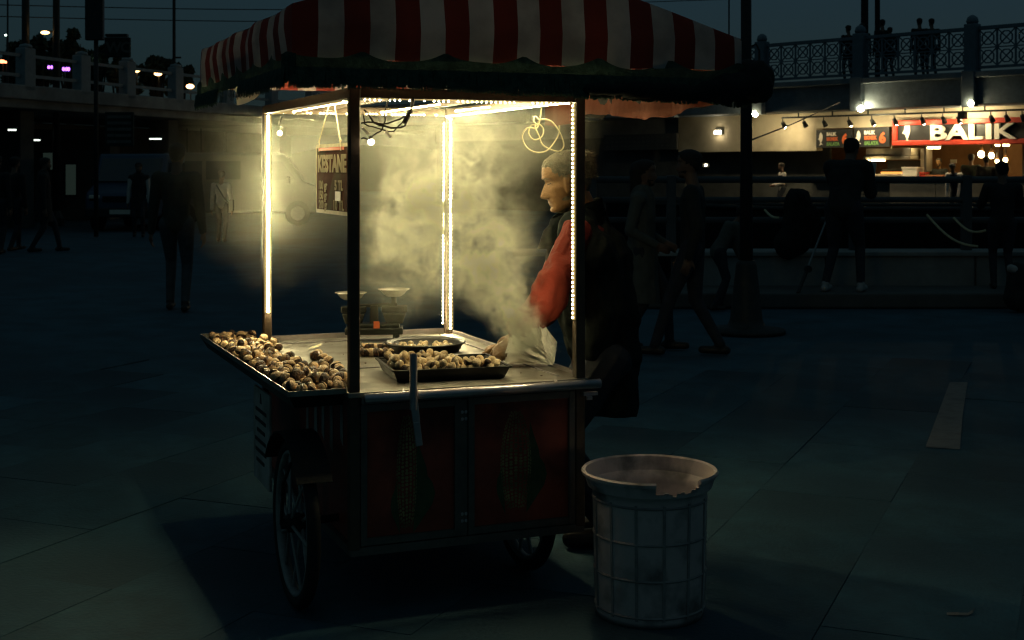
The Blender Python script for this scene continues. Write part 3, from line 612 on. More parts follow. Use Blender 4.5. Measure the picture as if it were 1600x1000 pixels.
for a,b_ in zip(ps[:-1],ps[1:]):
    for z in (.30,.80): MB().bar((a+.21,-.25,z),(b_-.21,-.25,z),.07,.08).build('rail',M['whiterail'],vr)
for k,(px,py) in enumerate(((19,203),(53,219),(243,217),(73,239))):
    d=(31,36,38,42)[k]; p=at(px,py,d); t_=thing('ceiling_tube',['short tube light at the far left of the underpass ceiling','long tube light in the left of the underpass ceiling','long tube light at the edge of the underpass above the walking man','tiny tube light deep in the underpass'][k],'tube light',p,0,'tube lights in the underpass')
    MB().box((0,0,0),((.16,.30,.32,.10)[k],.10,.035)).build('tube',M['tubelight'],t_); MB().box((0,.0,.05),((.22,.36,.38,.14)[k],.14,.05)).build('fitting',M['darkmetal'],t_)
# notice board on column
nbp=at(187,202,31.5); nb2=thing('notice_board','dark green notice board of faint rows on the underpass column','notice board',nbp); MB().box((0,0,0),(.66,.08,.80)).build('board',M['coatgreen'],nb2)
for i in range(5): MB().box((0,-.045,.29-i*.145),(.56,.015,.07)).build('printed_row',M['frame'],nb2)
# WC sign, black panel on pole
pnp=at(148,345,30); pnp.z=0; ps_=thing('panel_sign','tall blank dark panel sign on a pole at the ramp','sign',pnp)
zt_=at(148,-6,30).z; zb0=at(148,63,30).z; MB().box((0,0,(zt_+zb0)/2),(.40,.16,zt_-zb0)).build('panel',M['darkmetal'],ps_,bevel=.02); MB().tube([(0,0.1,0),(0,.1,zt_+.6)],.05,10).build('pole',M['darkmetal'],ps_,True)
wcp=at(184,74,31); wc=thing('toilet_sign','dark WC sign box beside the tall panel sign','sign',wcp); MB().box((0,0,0),(.58,.14,.46)).build('box',M['coatgreen'],wc,bevel=.02); MB().box((-.02,0,.275),(.5,.16,.06)).build('cap',M['darkmetal'],wc)
[text_mesh(c_,.34,M['frame'],'letter',wc,(x_,-.075,-.12),(1,0,0),(0,0,1),.01,1.0,.01) for c_,x_ in (('W',-.25),('C',.08))]; MB().bar((-.29,0,-.1),(-.55,0,-.1),.05).build('arm',M['darkmetal'],wc)
# poles on the left
for k,(px,w,d,top,lab) in enumerate(((12,.03,40,9,'thin dark pole at the far left edge of the sky'),(40,.11,36,12,'thick dark pole second from the left edge'),(88,.10,36,12,'dark pole with a lamp arm rising behind the ramp railing'),(272,.055,42,12,'thin single pole between the sign box and the cart canopy'))):
    p=at(px,100,d); p.z=0; t_=thing('pole',lab,'pole',p); MB().tube([(0,0,0),(0,0,top)],[w,w*.8],10).build('shaft',M['darkmetal'],t_,True); MB().lathe([(0,0),(w*2.2,0),(w*2,.2),(w,.4),(0,.41)],10).build('base',M['darkmetal'],t_)
    if k==2: MB().tube([(0,0,5.17),(-.25,0,5.22)],.025,6).build('lamp_arm',M['darkmetal'],t_); mb=MB(); mb.sphere((-.30,0,5.17),.075,10,6,0,(1.6,1,.6)); mb.build('lamp',M['streetamber'],t_,True)
    if k==3: MB().bar((-.02,0,5.0),(.22,0,5.0),.05).build('arm',M['darkmetal'],t_)
for k,(y0,y1) in enumerate(((6,8),(24,27))):
    mb=MB(); A=at(-60,y0,36); C_=at(900,y1,42); mb.tube([A.lerp(C_,q/12)-Vector((0,0,.15*math.sin(math.pi*q/12))) for q in range(13)],.014,5); tag(mb.build('overhead_wire',M['wire']),['upper black wire across the sky on the left','lower black wire across the sky on the left'][k],'wire')
mb=MB(); A=at(930,6,46); C_=at(1160,-2,44); mb.tube([A,C_],.014,5); tag(mb.build('overhead_wire',M['wire']),'single wire crossing the sky above the canopy\'s right end','wire')
mb=MB(); A=at(1139,-20,12.9); mb.tube([A,at(1139,62,12.9)],.008,5); tag(mb.build('hanging_cable',M['wire']),'thin vertical cable beside the tall pole above the canopy','cable')
# distant street lamps and lights
far=[(9,55,'streetwhite',58,.05),(3,96,'redlight',50,.09),(9,97,'redlight',50,.06),(126,90,'streetwhite',60,.07),(149,87,'streetwhite',62,.04),(213,110,'streetamber',58,.12),(247,115,'streetamber',58,.13),(254,108,'streetamber',62,.09),(297,135,'streetamber',56,.13),(250,155,'streetamber',52,.10),(254,159,'streetwhite',52,.05),(313,166,'streetamber',50,.09),(349,150,'streetamber',54,.045),(352,150,'streetamber',54,.045),(291,168,'streetwhite',50,.04)]
near_={0:'pale point of a street lamp at the far left above the railing',1:'red glowing lamp at the left edge behind the railing',2:'small red lamp beside the larger red one at the left edge',3:'greenish white street lamp between the first railing posts',4:'faint tiny white lamp under the blank panel sign',5:'amber street lamp right of the third railing post',6:'brighter amber street lamp just left of the fourth railing post',7:'small amber lamp above the brighter one by the fourth post',8:'amber street lamp beside the left end of the canopy',9:'low amber lamp in the railing gap left of the fourth post',10:'tiny white lamp under the low amber one',11:'small amber lamp under the left canopy corner',12:'left one of a close amber pair under the canopy',13:'right one of a close amber pair under the canopy',14:'tiny white lamp at the foot of the ramp railing'}
for k,(px,py,m,d,r) in enumerate(far):
    p=at(px,py,d); t_=thing('street_lamp',near_[k],'street lamp',p,0,'distant lamps on the left'); mb=MB(); mb.sphere((0,0,0),r,10,6,0,(1.3,1,.75)); mb.build('lamp_head',M[m],t_,True); MB().tube([(0,.05,r*.5),(.0,.12,r*.8),(0,.12,-p.z)],.025,6).build('post',M['darkmetal'],t_)
for k,(px,py) in enumerate(((80,105),(103,108))):
    t_=thing('neon_sign',['left glowing purple sign behind the ramp railing','right glowing purple sign behind the ramp railing'][k],'neon sign',at(px,py,55)); MB().box((0,.06,0),(.34,.06,.24)).build('backing',M['darkmetal'],t_)
    for dx in (-.10,.02,.11): mb=MB(); mb.tube([(dx+.035*math.cos(q*.7),0,.05*math.sin(q*.7)*(1+k*.3)) for q in range(9)],.018,6,close=True); mb.build('tube',M['purple'],t_)
# bulb behind the left post
s_,z_=0,0; p=at(437,208,40); t_=thing('globe_lamp','round lit globe lamp seen just right of the left back post','lamp',p); mb=MB(); mb.sphere((0,0,0),.072,12,8); mb.build('globe',M['bulbsmall'],t_,True); MB().tube([(0,0,.06),(0,0,.3),(0,.4,.5)],.025,6).build('bracket',M['darkmetal'],t_)
# hill and trees
mb=MB(); n=40; V=[]
for i in range(n+1):
    x=-70+i*3.2; V+=[(x,92,-1),(x,92,2.8+3.2*mnoise.noise(Vector((x*.07,1,0)))+2.2*max(0,(-x-18)/30)),(x,120,-1)]
mb.add(V,[(3*i,3*i+3,3*i+4,3*i+1) for i in range(n)]+[(3*i+1,3*i+4,3*i+5,3*i+2) for i in range(n)]); tag(mb.build('hill',M['hill']),kind='structure')
def tree(px,py,r,d,label,seed):
    rt=random.Random(seed); c=at(px,py,d); R0=r/F_PX*d; t_=thing('tree',label,'tree',(c.x,c.y,0),0,'dark trees behind the ramp')
    mb=MB(); top=Vector((0,0,c.z)); mb.tube([(0,0,0),(.05,0,c.z*.5),top],[.22,.16,.09],9)
    for k in range(6):
        a=k*1.1; mb.tube([(.03,0,c.z*.55+.05*k),(R0*.5*math.cos(a),R0*.5*math.sin(a),c.z*.8),(R0*.75*math.cos(a),R0*.75*math.sin(a),c.z+R0*.3)],[.09,.05,.02],6)
    mb.build('trunk',M['bark'],t_)
    mb=MB()
    cl=[Vector((rt.gauss(0,.42),rt.gauss(0,.42),rt.gauss(-.35,.55)))*R0 for _ in range(24)]
    for q in cl:
        for _ in range(150):
            v=Vector((rt.gauss(0,1),rt.gauss(0,1),rt.gauss(0,1))); v=v.normalized()*R0*.42*rt.random()**.4; p=top+q+v; s=rt.uniform(.08,.17); a=Vector((rt.gauss(0,1),rt.gauss(0,1),rt.gauss(0,1))).normalized()*s; b_=a.orthogonal().normalized()*s*.6
            mb.add([p-a,p+b_,p+a,p-b_],[(0,1,2,3)])
    mb.build('crown',M['leaf'],t_)
for k,a in enumerate(((60,82,32,58,'broad dark tree behind the first railing posts'),(108,76,24,60,'rounded dark tree between the two poles and the panel sign'),(245,98,20,62,'dark tree behind the railing near the thin single pole'),(25,88,22,64,'low dark tree at the far left behind the railing'),(190,112,22,60,'dark bushy tree behind the railing below the WC sign'),(280,118,16,60,'small dark tree beside the left canopy corner'),(150,104,22,63,'dark tree behind the panel sign pole'))): tree(*a,seed=k)
# shop fronts in the underpass
sf=thing('kiosk','dim kiosk front with pale green lit windows in the underpass','kiosk',at(60,300,40)*1.0-Vector((0,0,at(60,300,40).z)))
MB().box((0,.6,1.35),(4.2,1.0,2.7)).build('wall',M['concrete_d'],sf)
for x,w,z,h in ((-.75,.9,1.75,.5),(.35,.45,1.75,.5),(.95,.3,1.2,.9)):
    f=MB().box((x,.08,z),(w+.1,.06,h+.1)).build('window_frame',M['darkmetal'],sf); MB().box((x,.045,z),(w,.012,h)).build('pane',M['windowdim'],f)
# vans
def van(name,label,pos,rz,m,L,w,h):
    t_=thing(name,label,'van',pos,rz); hw=w/2
    prof=[(-L/2,.35),(-L/2,1.0),(-L/2+.12,h*.93),(-L/2+.35,h),(L/2-1.15,h),(L/2-.65,h*.60),(L/2-.08,h*.50),(L/2,.8),(L/2,.35)]
    MB().prism([(x,-hw,z) for x,z in prof],(0,w,0)).build('body',m,t_,bevel=.06)
    MB().prism([(L/2-1.06,-hw*.86,h*.93),(L/2-.67,-hw*.86,h*.63),(L/2-.67,hw*.86,h*.63),(L/2-1.06,hw*.86,h*.93)],(.03,0,.02)).build('windscreen',M['glass'],t_)
    for sy in(-1,1):
        for x0,x1 in((-L/2+.3,-L/2+1.3),(-L/2+1.4,-L/2+2.3)): MB().box(((x0+x1)/2,sy*(hw+.004),h*.76),(x1-x0,.02,h*.25)).build('side_window',M['glass'],t_)
        MB().prism([(L/2-1.75,sy*(hw+.004),h*.63),(L/2-.85,sy*(hw+.004),h*.63),(L/2-1.22,sy*(hw+.004),h*.88),(L/2-1.75,sy*(hw+.004),h*.88)],(0,sy*.015,0)).build('door_window',M['glass'],t_)
        hl=MB().box((L/2-.04,sy*hw*.74,h*.42),(.08,.26,.16)).build('headlight',M['cream'],t_,bevel=.02)
        MB().box((-L/2-.005,sy*hw*.9,h*.5),(.03,.10,.4)).build('tail_light',M['signred'],t_)
        MB().box((L/2-1.05,sy*(hw+.09),h*.62),(.1,.14,.2)).build('mirror',M['darkmetal'],t_,bevel=.02)
        for x in(-L/2+.8,L/2-.8):
            wq=MB().tube([(x,sy*(hw-.2),.33),(x,sy*(hw+.02),.33)],.33,20).build('wheel',M['rubber'],t_); MB().tube([(x,sy*(hw+.0),.33),(x,sy*(hw+.03),.33)],.19,16).build('rim',M['rim'],wq)
    MB().box((L/2,0,.45),(.12,w*.98,.22)).build('bumper',M['darkmetal'],t_,bevel=.03); MB().box((L/2+.005,0,.78),(.03,w*.5,.14)).build('grille',M['iron'],t_); MB().box((L/2+.068,0,.47),(.012,.5,.11)).build('number_plate',M['cream'],t_)
    return t_
van('parked_van','blue van parked facing out beneath the ramp',(gx(194,33),33+1.9,0),R(-90),M['paintblue'],4.4,1.75,1.9)
van('parked_van','pale roofed van parked behind the woman in the white top',(gx(372,36),36.6,0),R(8),M['paintgrey'],4.6,1.8,1.95)
# ------------------------------------------------------------------ people in the dark
person('man in a dark jacket and jeans walking away on the left plaza',(gx(276,14.3),14.3,0),R(95),1.80,None,'coatgreen','jeans','shoe',feet=((.16,.09),(-.10,-.10)),hands=((.10,.27,.80),(-.05,-.27,.80)),vox=.011,bulk=1.12)
person('dark figure striding at the left edge with coat, nearest to the two lights',(gx(22,25.0),25,0),R(70),1.76,None,'coatdark','trouser',feet=((.22,.08),(-.18,-.08)),vox=.016,bulk=1.1)
person('dark figure with long coat walking right of the man at the left edge',(gx(68,24.6),24.6,0),R(20),1.74,None,'coatdark','trouser',feet=((.28,.06),(-.2,-.06)),vox=.016,coat=('coatdark',.55,.20))
person('dark figure cut off by the left edge of the view',(gx(-6,24),24,0),R(90),1.78,None,'coatdark','trouser',vox=.016)
person('woman in a pale top with dark crossbody strap walking away',(gx(346,27.9),27.9,0),R(92),1.50,None,'shirtwhite','trouser',feet=((.05,.08),(-.08,-.08)),vox=.012,
   extra=lambda root,P,tw,f,l,up,k: (MB().tube([tw(-.135,.46,.10),tw(-.155,.30,.0),tw(-.14,.12,-.10),tw(-.10,.02,-.18)],.014,6).build('strap',M['coatdark'],root), MB().box(tw(-.02,-.03,-.24),(.10,.10,.24)).build('shoulder_bag',M['coatdark'],root,bevel=.02)))
person('person with pale collar standing beside the blue van',(gx(217,30),30,0),R(-80),1.68,None,'shirtwhite','trouser',vox=.016,coat=('coatdark',.6,.2))
person('man in dark clothes striding past the quay beside the woman in a coat',(gx(1082,10.9),10.9,0),R(165),1.68,None,'coatdark','trouser',feet=((.30,.08),(-.22,-.08)),hands=((.0,.22,.82),(.10,-.24,.84)),vox=.010,bulk=1.08)
person('woman in a long grey green coat walking beside the dark man',(gx(1003,11.25),11.25,0),R(-15),1.60,None,'coatgrey','trouser',feet=((.24,.06),(-.16,-.06)),hands=((.18,.16,.95),(.15,-.16,.95)),vox=.011,coat=('coatgrey',.42,.205),longhair=True)
person('big man in dark jacket leaning over the quay railing',(gx(1318,14.8),14.8,.16),R(60),1.78,None,'coatdark','trouser','shoelight',feet=((-.12,.16),(.02,-.18)),lean=.40,hands=((.52,.06,1.12),(.50,-.14,1.10)),vox=.011,bulk=1.42,headpitch=.4)
person('small crouched figure in a grey jacket by the quay wall left of the pole',(gx(1122,14.4),14.4,0),R(10),1.20,None,'coatgrey','trouser',feet=((.08,.12),(-.10,-.12)),lean=.55,hands=((.42,.15,.75),(.40,-.15,.72)),vox=.012,headpitch=.3,bulk=1.2)
person('dark figure standing at the railing at the far right beneath the pendants',(gx(1566,15.1),15.1,.16),R(80),1.45,None,'coatdark','trouser',vox=.013,bulk=1.2,hands=((.4,.2,1.1),(.4,-.2,1.1)))
# fishing rod
rod=thing('fishing_rod','thin pale fishing rod leaning against the railing beside the leaning man','fishing rod',at(1248,455,14.6),0)
A=Vector((0,0,0)); C_=at(1312,290,15.75)-at(1248,455,14.6); MB().tube([A,C_*.5,C_],[.016,.011,.006],8).build('rod',M['whiterail'],rod,True); MB().tube([A-C_*.02,C_*.22],.021,8).build('grip',M['darkmetal'],rod); MB().tube([C_*.2+Vector((0,-.06,0)),C_*.2+Vector((0,.0,0))],.04,10).build('reel',M['darkmetal'],rod)
# bridge walkers
for px,py,h_,lb,tp,ya in ((1326,40,1.64,'person in hooded long coat at the left of the group on the bridge','coatdark',100),(1347,40,1.66,'person in lighter jacket just behind the bridge railing pillar','coatgrey',80),(1379,36,1.72,'tall person right of the poles on the bridge','coatdark',95),(1391,46,1.48,'short person beside the tall one right of the bridge poles','coatdark',100),(1437,40,1.66,'left one of the pair leaning together on the bridge','coatdark',85),(1456,44,1.62,'right one of the pair leaning together on the bridge','coatgreen',95)):
    s,_=fac(px,80,-.7); p=BR(s,-.7,ZK); person(lb,p,R(ya),h_,None,tp,'trouser',vox=.018,feet=((.05,.10),(-.05,-.10)))
# restaurant staff
def rp_(px,off): s,_=fac(px,260,off); return BR(s,off,.1)
person('man in striped shirt standing at the dark shutter left of the stall',rp_(1222,FO-.2+.9),R(190),1.62,None,'shirtwhite','trouser',vox=.016,hands=((.28,.15,1.0),(.26,-.15,1.0)),
  extra=lambda root,P,tw,f,l,up,k:[MB().lathe([(.150,-.02),(.158,-.02),(.158,.02),(.150,.02),(.150,-.02)],20,0,tw(.0,.08+.10*i)).build('shirt_stripe',M['coatdark'],root) for i in range(4)])
person('waiter in navy waistcoat and white sleeves bending over the counter',rp_(1494,FO+.85),R(235),1.66,None,'shirtwhite','trouser',skin='skin',vox=.014,lean=.45,hands=((.35,.15,.72),(.33,-.15,.72)),headpitch=.6,
  extra=lambda root,P,tw,f,l,up,k:(lambda b:(b.cone(tw(0,-.05),tw(0,.2),.145*k,.15*k,0,flat=f,fk=.8),b.cone(tw(0,.2),tw(0,.42),.165*k,.12*k,0,flat=f,fk=.85),b.build('waistcoat',[M['shirtblue']],root,.014,3)))(Body()))
person('man in dark shirt facing out behind the restaurant counter',rp_(1467,FO-1.3),R(235),1.74,None,'coatdark','trouser',skin='skin',vox=.016,bulk=1.15)
person('tall dark man behind the counter right of the notice card',rp_(1517,FO-.9),R(60),1.86,None,'coatgreen','trouser',vox=.016,bulk=1.2)
person('broad man in black jacket with his back turned under the pendants',rp_(1541,FO-.7),R(70),1.80,None,'coatdark','trouser',vox=.016,bulk=1.3)
person('dark haired customer sitting low at the right end of the counter',rp_(1572,FO+.9),R(60),1.50,None,'coatdark','trouser',vox=.016)

for k,(px,py,a) in enumerate(((1512,963,.4),(1098,915,2.0),(712,768,1.0))):
    p=at(px,py,gd(py)); mb=MB(); pts=[Vector((p.x+.03*q*math.cos(a)-.008*q*q*math.sin(a),p.y+.03*q*math.sin(a)+.008*q*q*math.cos(a),.003+.003*(q%2))) for q in range(-2,3)]
    for q in range(4): mb.add([pts[q],pts[q+1],pts[q+1]+Vector((.004,.016,.004)),pts[q]+Vector((.004,.016,.003))],[(0,1,2,3)])
    tag(mb.build('litter',MK),['curled scrap of pale paper on the paving at the lower right','small pale scrap on the paving just right of the bin','tiny pale scrap on the paving under the cart'][k],'litter')
# ------------------------------------------------------------------ the chestnut cart (its own axes: u across the front, v back along the side)
FLx, FLy, YAW = -0.529, 4.49, 0.385
CW, CD, ZC, ZB, ZT = 0.828, 1.40, 0.758, 0.23, 1.745
cU, cV = Vector((math.cos(YAW),math.sin(YAW),0)), Vector((-math.sin(YAW),math.cos(YAW),0))
def CP(u,v,z): return Vector((FLx,FLy,0))+cU*u+cV*v+Vector((0,0,z))
cart=thing('chestnut_cart','red roasted chestnut cart with striped canopy, lit posts and spoked wheels','food cart',(FLx,FLy,0),YAW)
def part(mb,name,m,parent=None,**k): return mb.build(name,m,parent or cart,**k)
for u,v in ((0,0),(CW,0),(0,CD),(CW,CD)):
    part(MB().box((u,v,(ZB+ZT+.03)/2),(.036,.036,ZT+.03-ZB)),'post',M['steel_dark'],bevel=.004)
for a,b in (((.0205,0),(CW-.0205,0)),((.0205,CD),(CW-.0205,CD)),((0,.0205),(0,CD-.0205)),((CW,.0205),(CW,CD-.0205))):
    part(MB().bar((*a,ZT+.012),(*b,ZT+.012),.03,.034),'top_rail',M['steel_dark'])
for u in (.25,.60): part(MB().bar((u,.016,ZT+.02),(u,CD-.016,ZT+.02),.018,.018),'roof_batten',M['steel_dark'])
# counter
part(MB().box((CW/2,CD/2+.005,ZC-.009),(CW+.05,CD+.06,.018)),'countertop',M['steel'],bevel=.003)
c=MB(); c.box((CW/2,CD+.024,ZC+.011),(CW+.05,.012,.022)); c.box((CW+.019,CD/2+.01,ZC+.007),(.012,CD-.01,.014)); c.box((CW/2,.50,ZC+.002),(CW-.04,.012,.0035)); c.box((CW/2,CD-.10,ZC+.002),(CW-.04,.01,.0035)); c.box((CW-.06,CD/2,ZC+.0025),(.008,CD-.1,.0045))
part(c,'counter_rim',M['chrome'])
part(MB().box((CW/2,.030-.048,ZC-.030),(CW-.042,.016,.020)),'counter_edge',M['steel'])
# body
part(MB().box((CW/2,CD/2,ZB+.012),(CW-.06,CD-.06,.02)),'floor_board',M['iron'])
part(MB().box((CW-.012,CD/2,(ZB+ZC)/2-.01),(.01,CD-.04,ZC-ZB-.04)),'side_panel',M['redpanel'])
part(MB().box((CW/2,CD-.012,(ZB+ZC)/2-.01),(CW-.04,.01,ZC-ZB-.04)),'back_panel',M['redpanel'])
lp=part(MB().box((.008,CD/2,(ZB+ZC)/2-.01),(.01,CD-.04,ZC-ZB-.04)),'side_panel',M['redpanel'])
lp['label']='red side panel with faded white streaks'
for v,z0,z1,w in ((.055,.36,.62,.05),(.16,.55,.72,.035),(.30,.50,.73,.045),(.42,.52,.73,.04),(.53,.40,.73,.05),(.66,.30,.73,.04)):
    mb=MB(); mb.prism([(.002,v-w/2,z0),(.002,v+w/2,z0+.02),(.002,v+w*.4,z1),(.002,v-w*.3,z1)],(-.002,0,0)); part(mb,'print_streak',M['whiteprint'],lp)
for u0,u1 in ((.021,.376),(.404,CW-.021)):
    z0,z1=ZB+.012,ZC-.045
    for a,b in (((u0+.011,z0),(u0+.011,z1)),((u1-.011,z0),(u1-.011,z1))): part(MB().box((a[0],-.004,(z0+z1)/2),(.022,.02,z1-z0)),'panel_stile',M['frame'])
    for z in (z0+.012,z1-.012): part(MB().box(((u0+u1)/2,-.004,z),(u1-u0-.045,.018,.024)),'panel_rail',M['frame'])
    dp=part(MB().box(((u0+u1)/2,.004,(z0+z1)/2),(u1-u0-.04,.01,z1-z0-.04)),'door_panel',M['redpanel'])
    cu_,hw,zz0,zz1=((.185,.036,.285,.665) if u0<.2 else (.585,.058,.315,.655))
    mb=MB(); nr=30; nc=7 if u0<.2 else 9
    for i in range(nr):
        t=(i+.5)/nr; wv=hw*math.sin(math.pi*min(1,max(.0,t*.9+.08)))**.5
        for j in range(nc):
            x=math.sin((j-(nc-1)/2)/nc*math.pi*.94)*wv; hx=(wv/nc*math.cos((j-(nc-1)/2)/nc*math.pi*.9)*1.25+.0004)*random.uniform(.75,1.15); z=zz0+(zz1-zz0)*t+random.uniform(-.0022,.0022)+.003*math.sin(j*2.1); hz=(zz1-zz0)/nr*.42
            mb.prism([(cu_+x+hx*math.cos(q)*.9,-.0012,z+hz*math.sin(q)) for q in [k*math.pi/3 for k in range(6)]],(0,-.0012,0))
    part(mb,'corn_picture',M['corn'],dp)
    mb=MB()
    for sgn,ln,wd in ((1,.30,.05),(1,.22,.075),(-1,.16,.03)):
        b=cu_+sgn*hw*.75; pts=[(b-.004*sgn,-.0012,zz0-.02)]+[(b+sgn*wd*math.sin(k/6*math.pi),-.0012,zz0+ln*k/6) for k in range(1,6)]+[(b+sgn*.01,-.0012,zz0+ln)]
        mb.prism(pts,(0,-.0006*(1+ln),0))
    part(mb,'husk_picture',M['cornleaf'],dp)
    mb=MB()
    for zq in (z0+.06,z1-.06):
        for zz in (-.012,.012): mb.lathe([(.006,0),(.006,.004),(0,.005)],8,0,((.383 if u0<.2 else .397),-.004,zq+zz),Vector((0,-1,0)))
    part(mb,'hinge_bolts',M['chrome'],dp)
part(MB().box((.39,.004,(ZB+ZC)/2-.02),(.024,.022,ZC-ZB-.06)),'middle_stile',M['frame'])
part(MB().box((CW/2,0,ZB-.006),(CW+.03,.03,.028)),'bottom_rail',M['frame'])
part(MB().box((0,CD/2,ZB-.006),(.03,CD-.04,.028)),'bottom_rail',M['frame'])
part(MB().box((CW,CD/2,ZB-.006),(.03,CD-.04,.028)),'bottom_rail',M['frame'])
# push rail across the front
pr=part(MB().tube([(.022,-.060,ZC-.016),(CW+.055,-.060,ZC-.016)],.0165,16),'push_rail',M['chrome'],smooth=True)
for u in (.16,.72): part(MB().tube([(u,-.050,ZC-.010),(u+.01,-.012,ZC-.004)],.007,8),'rail_bracket',M['chrome'],pr)
mb=MB(); mb.box((CW+.03,-.03,ZC-.055),(.055,.018,.012)); mb.box((CW+.02,-.045,ZC-.068),(.02,.012,.012)); part(mb,'latch',M['chrome'])
# wheels
def wheel(u,v):
    z=.287; c=Vector((u,v,z)); n=44
    ring=lambda r: [c+Vector((0,r*math.cos(2*math.pi*i/n),r*math.sin(2*math.pi*i/n))) for i in range(n)]
    w=part(MB().tube(ring(.264),.023,10,close=True),'wheel',M['rubber'],smooth=True)
    mb=MB(); m_=n; V=[]
    for r,x in ((.246,-.017),(.238,-.019),(.232,-.012),(.232,.012),(.238,.019),(.246,.017)):
        V+=[c+Vector((x,r*math.cos(2*math.pi*i/n),r*math.sin(2*math.pi*i/n))) for i in range(n)]
    mb.add(V,[(k%6*n+i,k%6*n+(i+1)%n,(k+1)%6*n+(i+1)%n,(k+1)%6*n+i) for k in range(6) for i in range(n)]); part(mb,'rim',M['rim'],w,smooth=True)
    part(MB().lathe([(0,-.05),(.018,-.05),(.018,-.03),(.032,-.028),(.034,0),(.032,.028),(.018,.03),(.018,.05),(0,.05)],20,0,c,Vector((1,0,0))),'hub',M['iron'],w,smooth=True)
    for i in range(12):
        a=2*math.pi*(i+.3)/12; d=Vector((0,math.cos(a),math.sin(a))); sx=.018*(1 if i%2 else -1)
        part(MB().tube([c+d*.03+Vector((sx,0,0)),c+d*.234],.006,6),'spoke',M['rim'],w)
    return w
wheel(-.150,.20); wheel(.745,.315)
part(MB().tube([(-.10,.20,.287),(.70,.315,.287)],.014,8),'axle',M['iron'])
mb=MB()
for i in range(9):
    a0,a1=R(35+i*12),R(35+(i+1)*12); r=.310
    P=[(x,.20+rr*math.cos(a),.287+rr*math.sin(a)) for a in (a0,a1) for rr in (r,r+.005) for x in (-.205,-.085)]
    mb.add(P,[(0,1,5,4),(2,6,7,3),(0,4,6,2),(1,3,7,5)]+([(0,2,3,1)] if i==0 else [])+([(4,5,7,6)] if i==8 else []))
part(mb,'mudguard',M['iron'])
mb=MB(); mb.tube([(-.2,.20,.287),(-.215,.10,.45),(-.205,.03,.53)],.006,6); part(mb,'mudguard_stay',M['iron'])
for v in (CD-.08,):
    for u in (.04,CW-.04): part(MB().box((u,v,ZB/2-.01),(.035,.035,ZB-.02)),'leg',M['iron'])
# tray shelf on the left that carries the chestnut heap
T=[(-.215,.015),(-.235,1.70),(-.022,1.70),(-.022,1.43),(-.022,.02)]
mb=MB(); lo=[(u*.86-.006,v*.97+.03,ZC-.050) for u,v in T]; hi=[(u,v,ZC-.004) for u,v in T]; n=len(T)
mb.add(lo+hi,[tuple(range(n)),]+[(i,n+i,n+(i+1)%n,(i+1)%n) for i in range(n)]); mb.add([(u*.985,v*.998+.002,ZC-.010) for u,v in T],[tuple(range(n-1,-1,-1))])
part(mb,'side_tray',M['tray'])
mb=MB(); tr=[Vector((u,v,ZC+.002)) for u,v in T[:3]]; 
for a,b in ((Vector((-.02,.015,ZC+.002)),tr[0]),(tr[0],tr[1]),(tr[1],tr[2])): mb.bar(a,b,.006,.018)
part(mb,'tray_lip',M['steel'])
# notice plate behind the wheel
nb=part(MB().box((-.115,.93,.445),(.012,.30,.37)),'notice_plate',M['whiteprint'],bevel=.003)
mb=MB()
for i in range(6):
    z=.545-i*.040; w=.20-.05*(i%3==2); mb.box((-.1222,.93+.01*(i%2),z),(.002,w,.014))
mb.prism([(-.1212,.92,.575),(-.1212,.95,.575),(-.1212,.935,.615)],(-.002,0,0)); part(mb,'notice_print',M['boardblack'],nb)
part(MB().bar((-.11,.93,.63),(0,.93,.66),.02,.012),'plate_bracket',M['iron'])
# ---- canopy
cloth=bpy.data.materials.new('striped_canvas'); cloth.use_nodes=True
t=cloth.node_tree; L=t.links; b=t.nodes['Principled BSDF']
uv=t.nodes.new('ShaderNodeUVMap'); uv.uv_map='stripes'; sp=t.nodes.new('ShaderNodeSeparateXYZ'); L.new(uv.outputs[0],sp.inputs[0])
tc=t.nodes.new('ShaderNodeTexCoord'); nz=t.nodes.new('ShaderNodeTexNoise'); nz.inputs['Scale'].default_value=6; nz.inputs['Detail'].default_value=6; L.new(tc.outputs['Object'],nz.inputs['Vector'])
fr=t.nodes.new('ShaderNodeMath'); fr.operation='FRACT'; L.new(sp.outputs[0],fr.inputs[0])
gt=t.nodes.new('ShaderNodeMath'); gt.operation='GREATER_THAN'; gt.inputs[1].default_value=.5; L.new(fr.outputs[0],gt.inputs[0])
wr=t.nodes.new('ShaderNodeValToRGB'); wr.color_ramp.elements[0].color=(.27,.245,.24,1); wr.color_ramp.elements[1].color=(.48,.44,.43,1); wr.color_ramp.elements[0].position=.35; wr.color_ramp.elements[1].position=.62; L.new(nz.outputs['Fac'],wr.inputs[0])
rr=t.nodes.new('ShaderNodeValToRGB'); rr.color_ramp.elements[0].color=(.10,.016,.010,1); rr.color_ramp.elements[1].color=(.21,.030,.018,1); L.new(nz.outputs['Fac'],rr.inputs[0])
mx=t.nodes.new('ShaderNodeMix'); mx.data_type='RGBA'; L.new(gt.outputs[0],mx.inputs[0]); L.new(rr.outputs[0],mx.inputs[6]); L.new(wr.outputs[0],mx.inputs[7])
L.new(mx.outputs[2],b.inputs['Base Color']); b.inputs['Roughness'].default_value=.9
tr=t.nodes.new('ShaderNodeBsdfTranslucent'); L.new(mx.outputs[2],tr.inputs[0]); ms=t.nodes.new('ShaderNodeMixShader'); ms.inputs[0].default_value=.035; L.new(b.outputs[0],ms.inputs[1]); L.new(tr.outputs[0],ms.inputs[2]); L.new(ms.outputs[0],t.nodes['Material Output'].inputs[0])
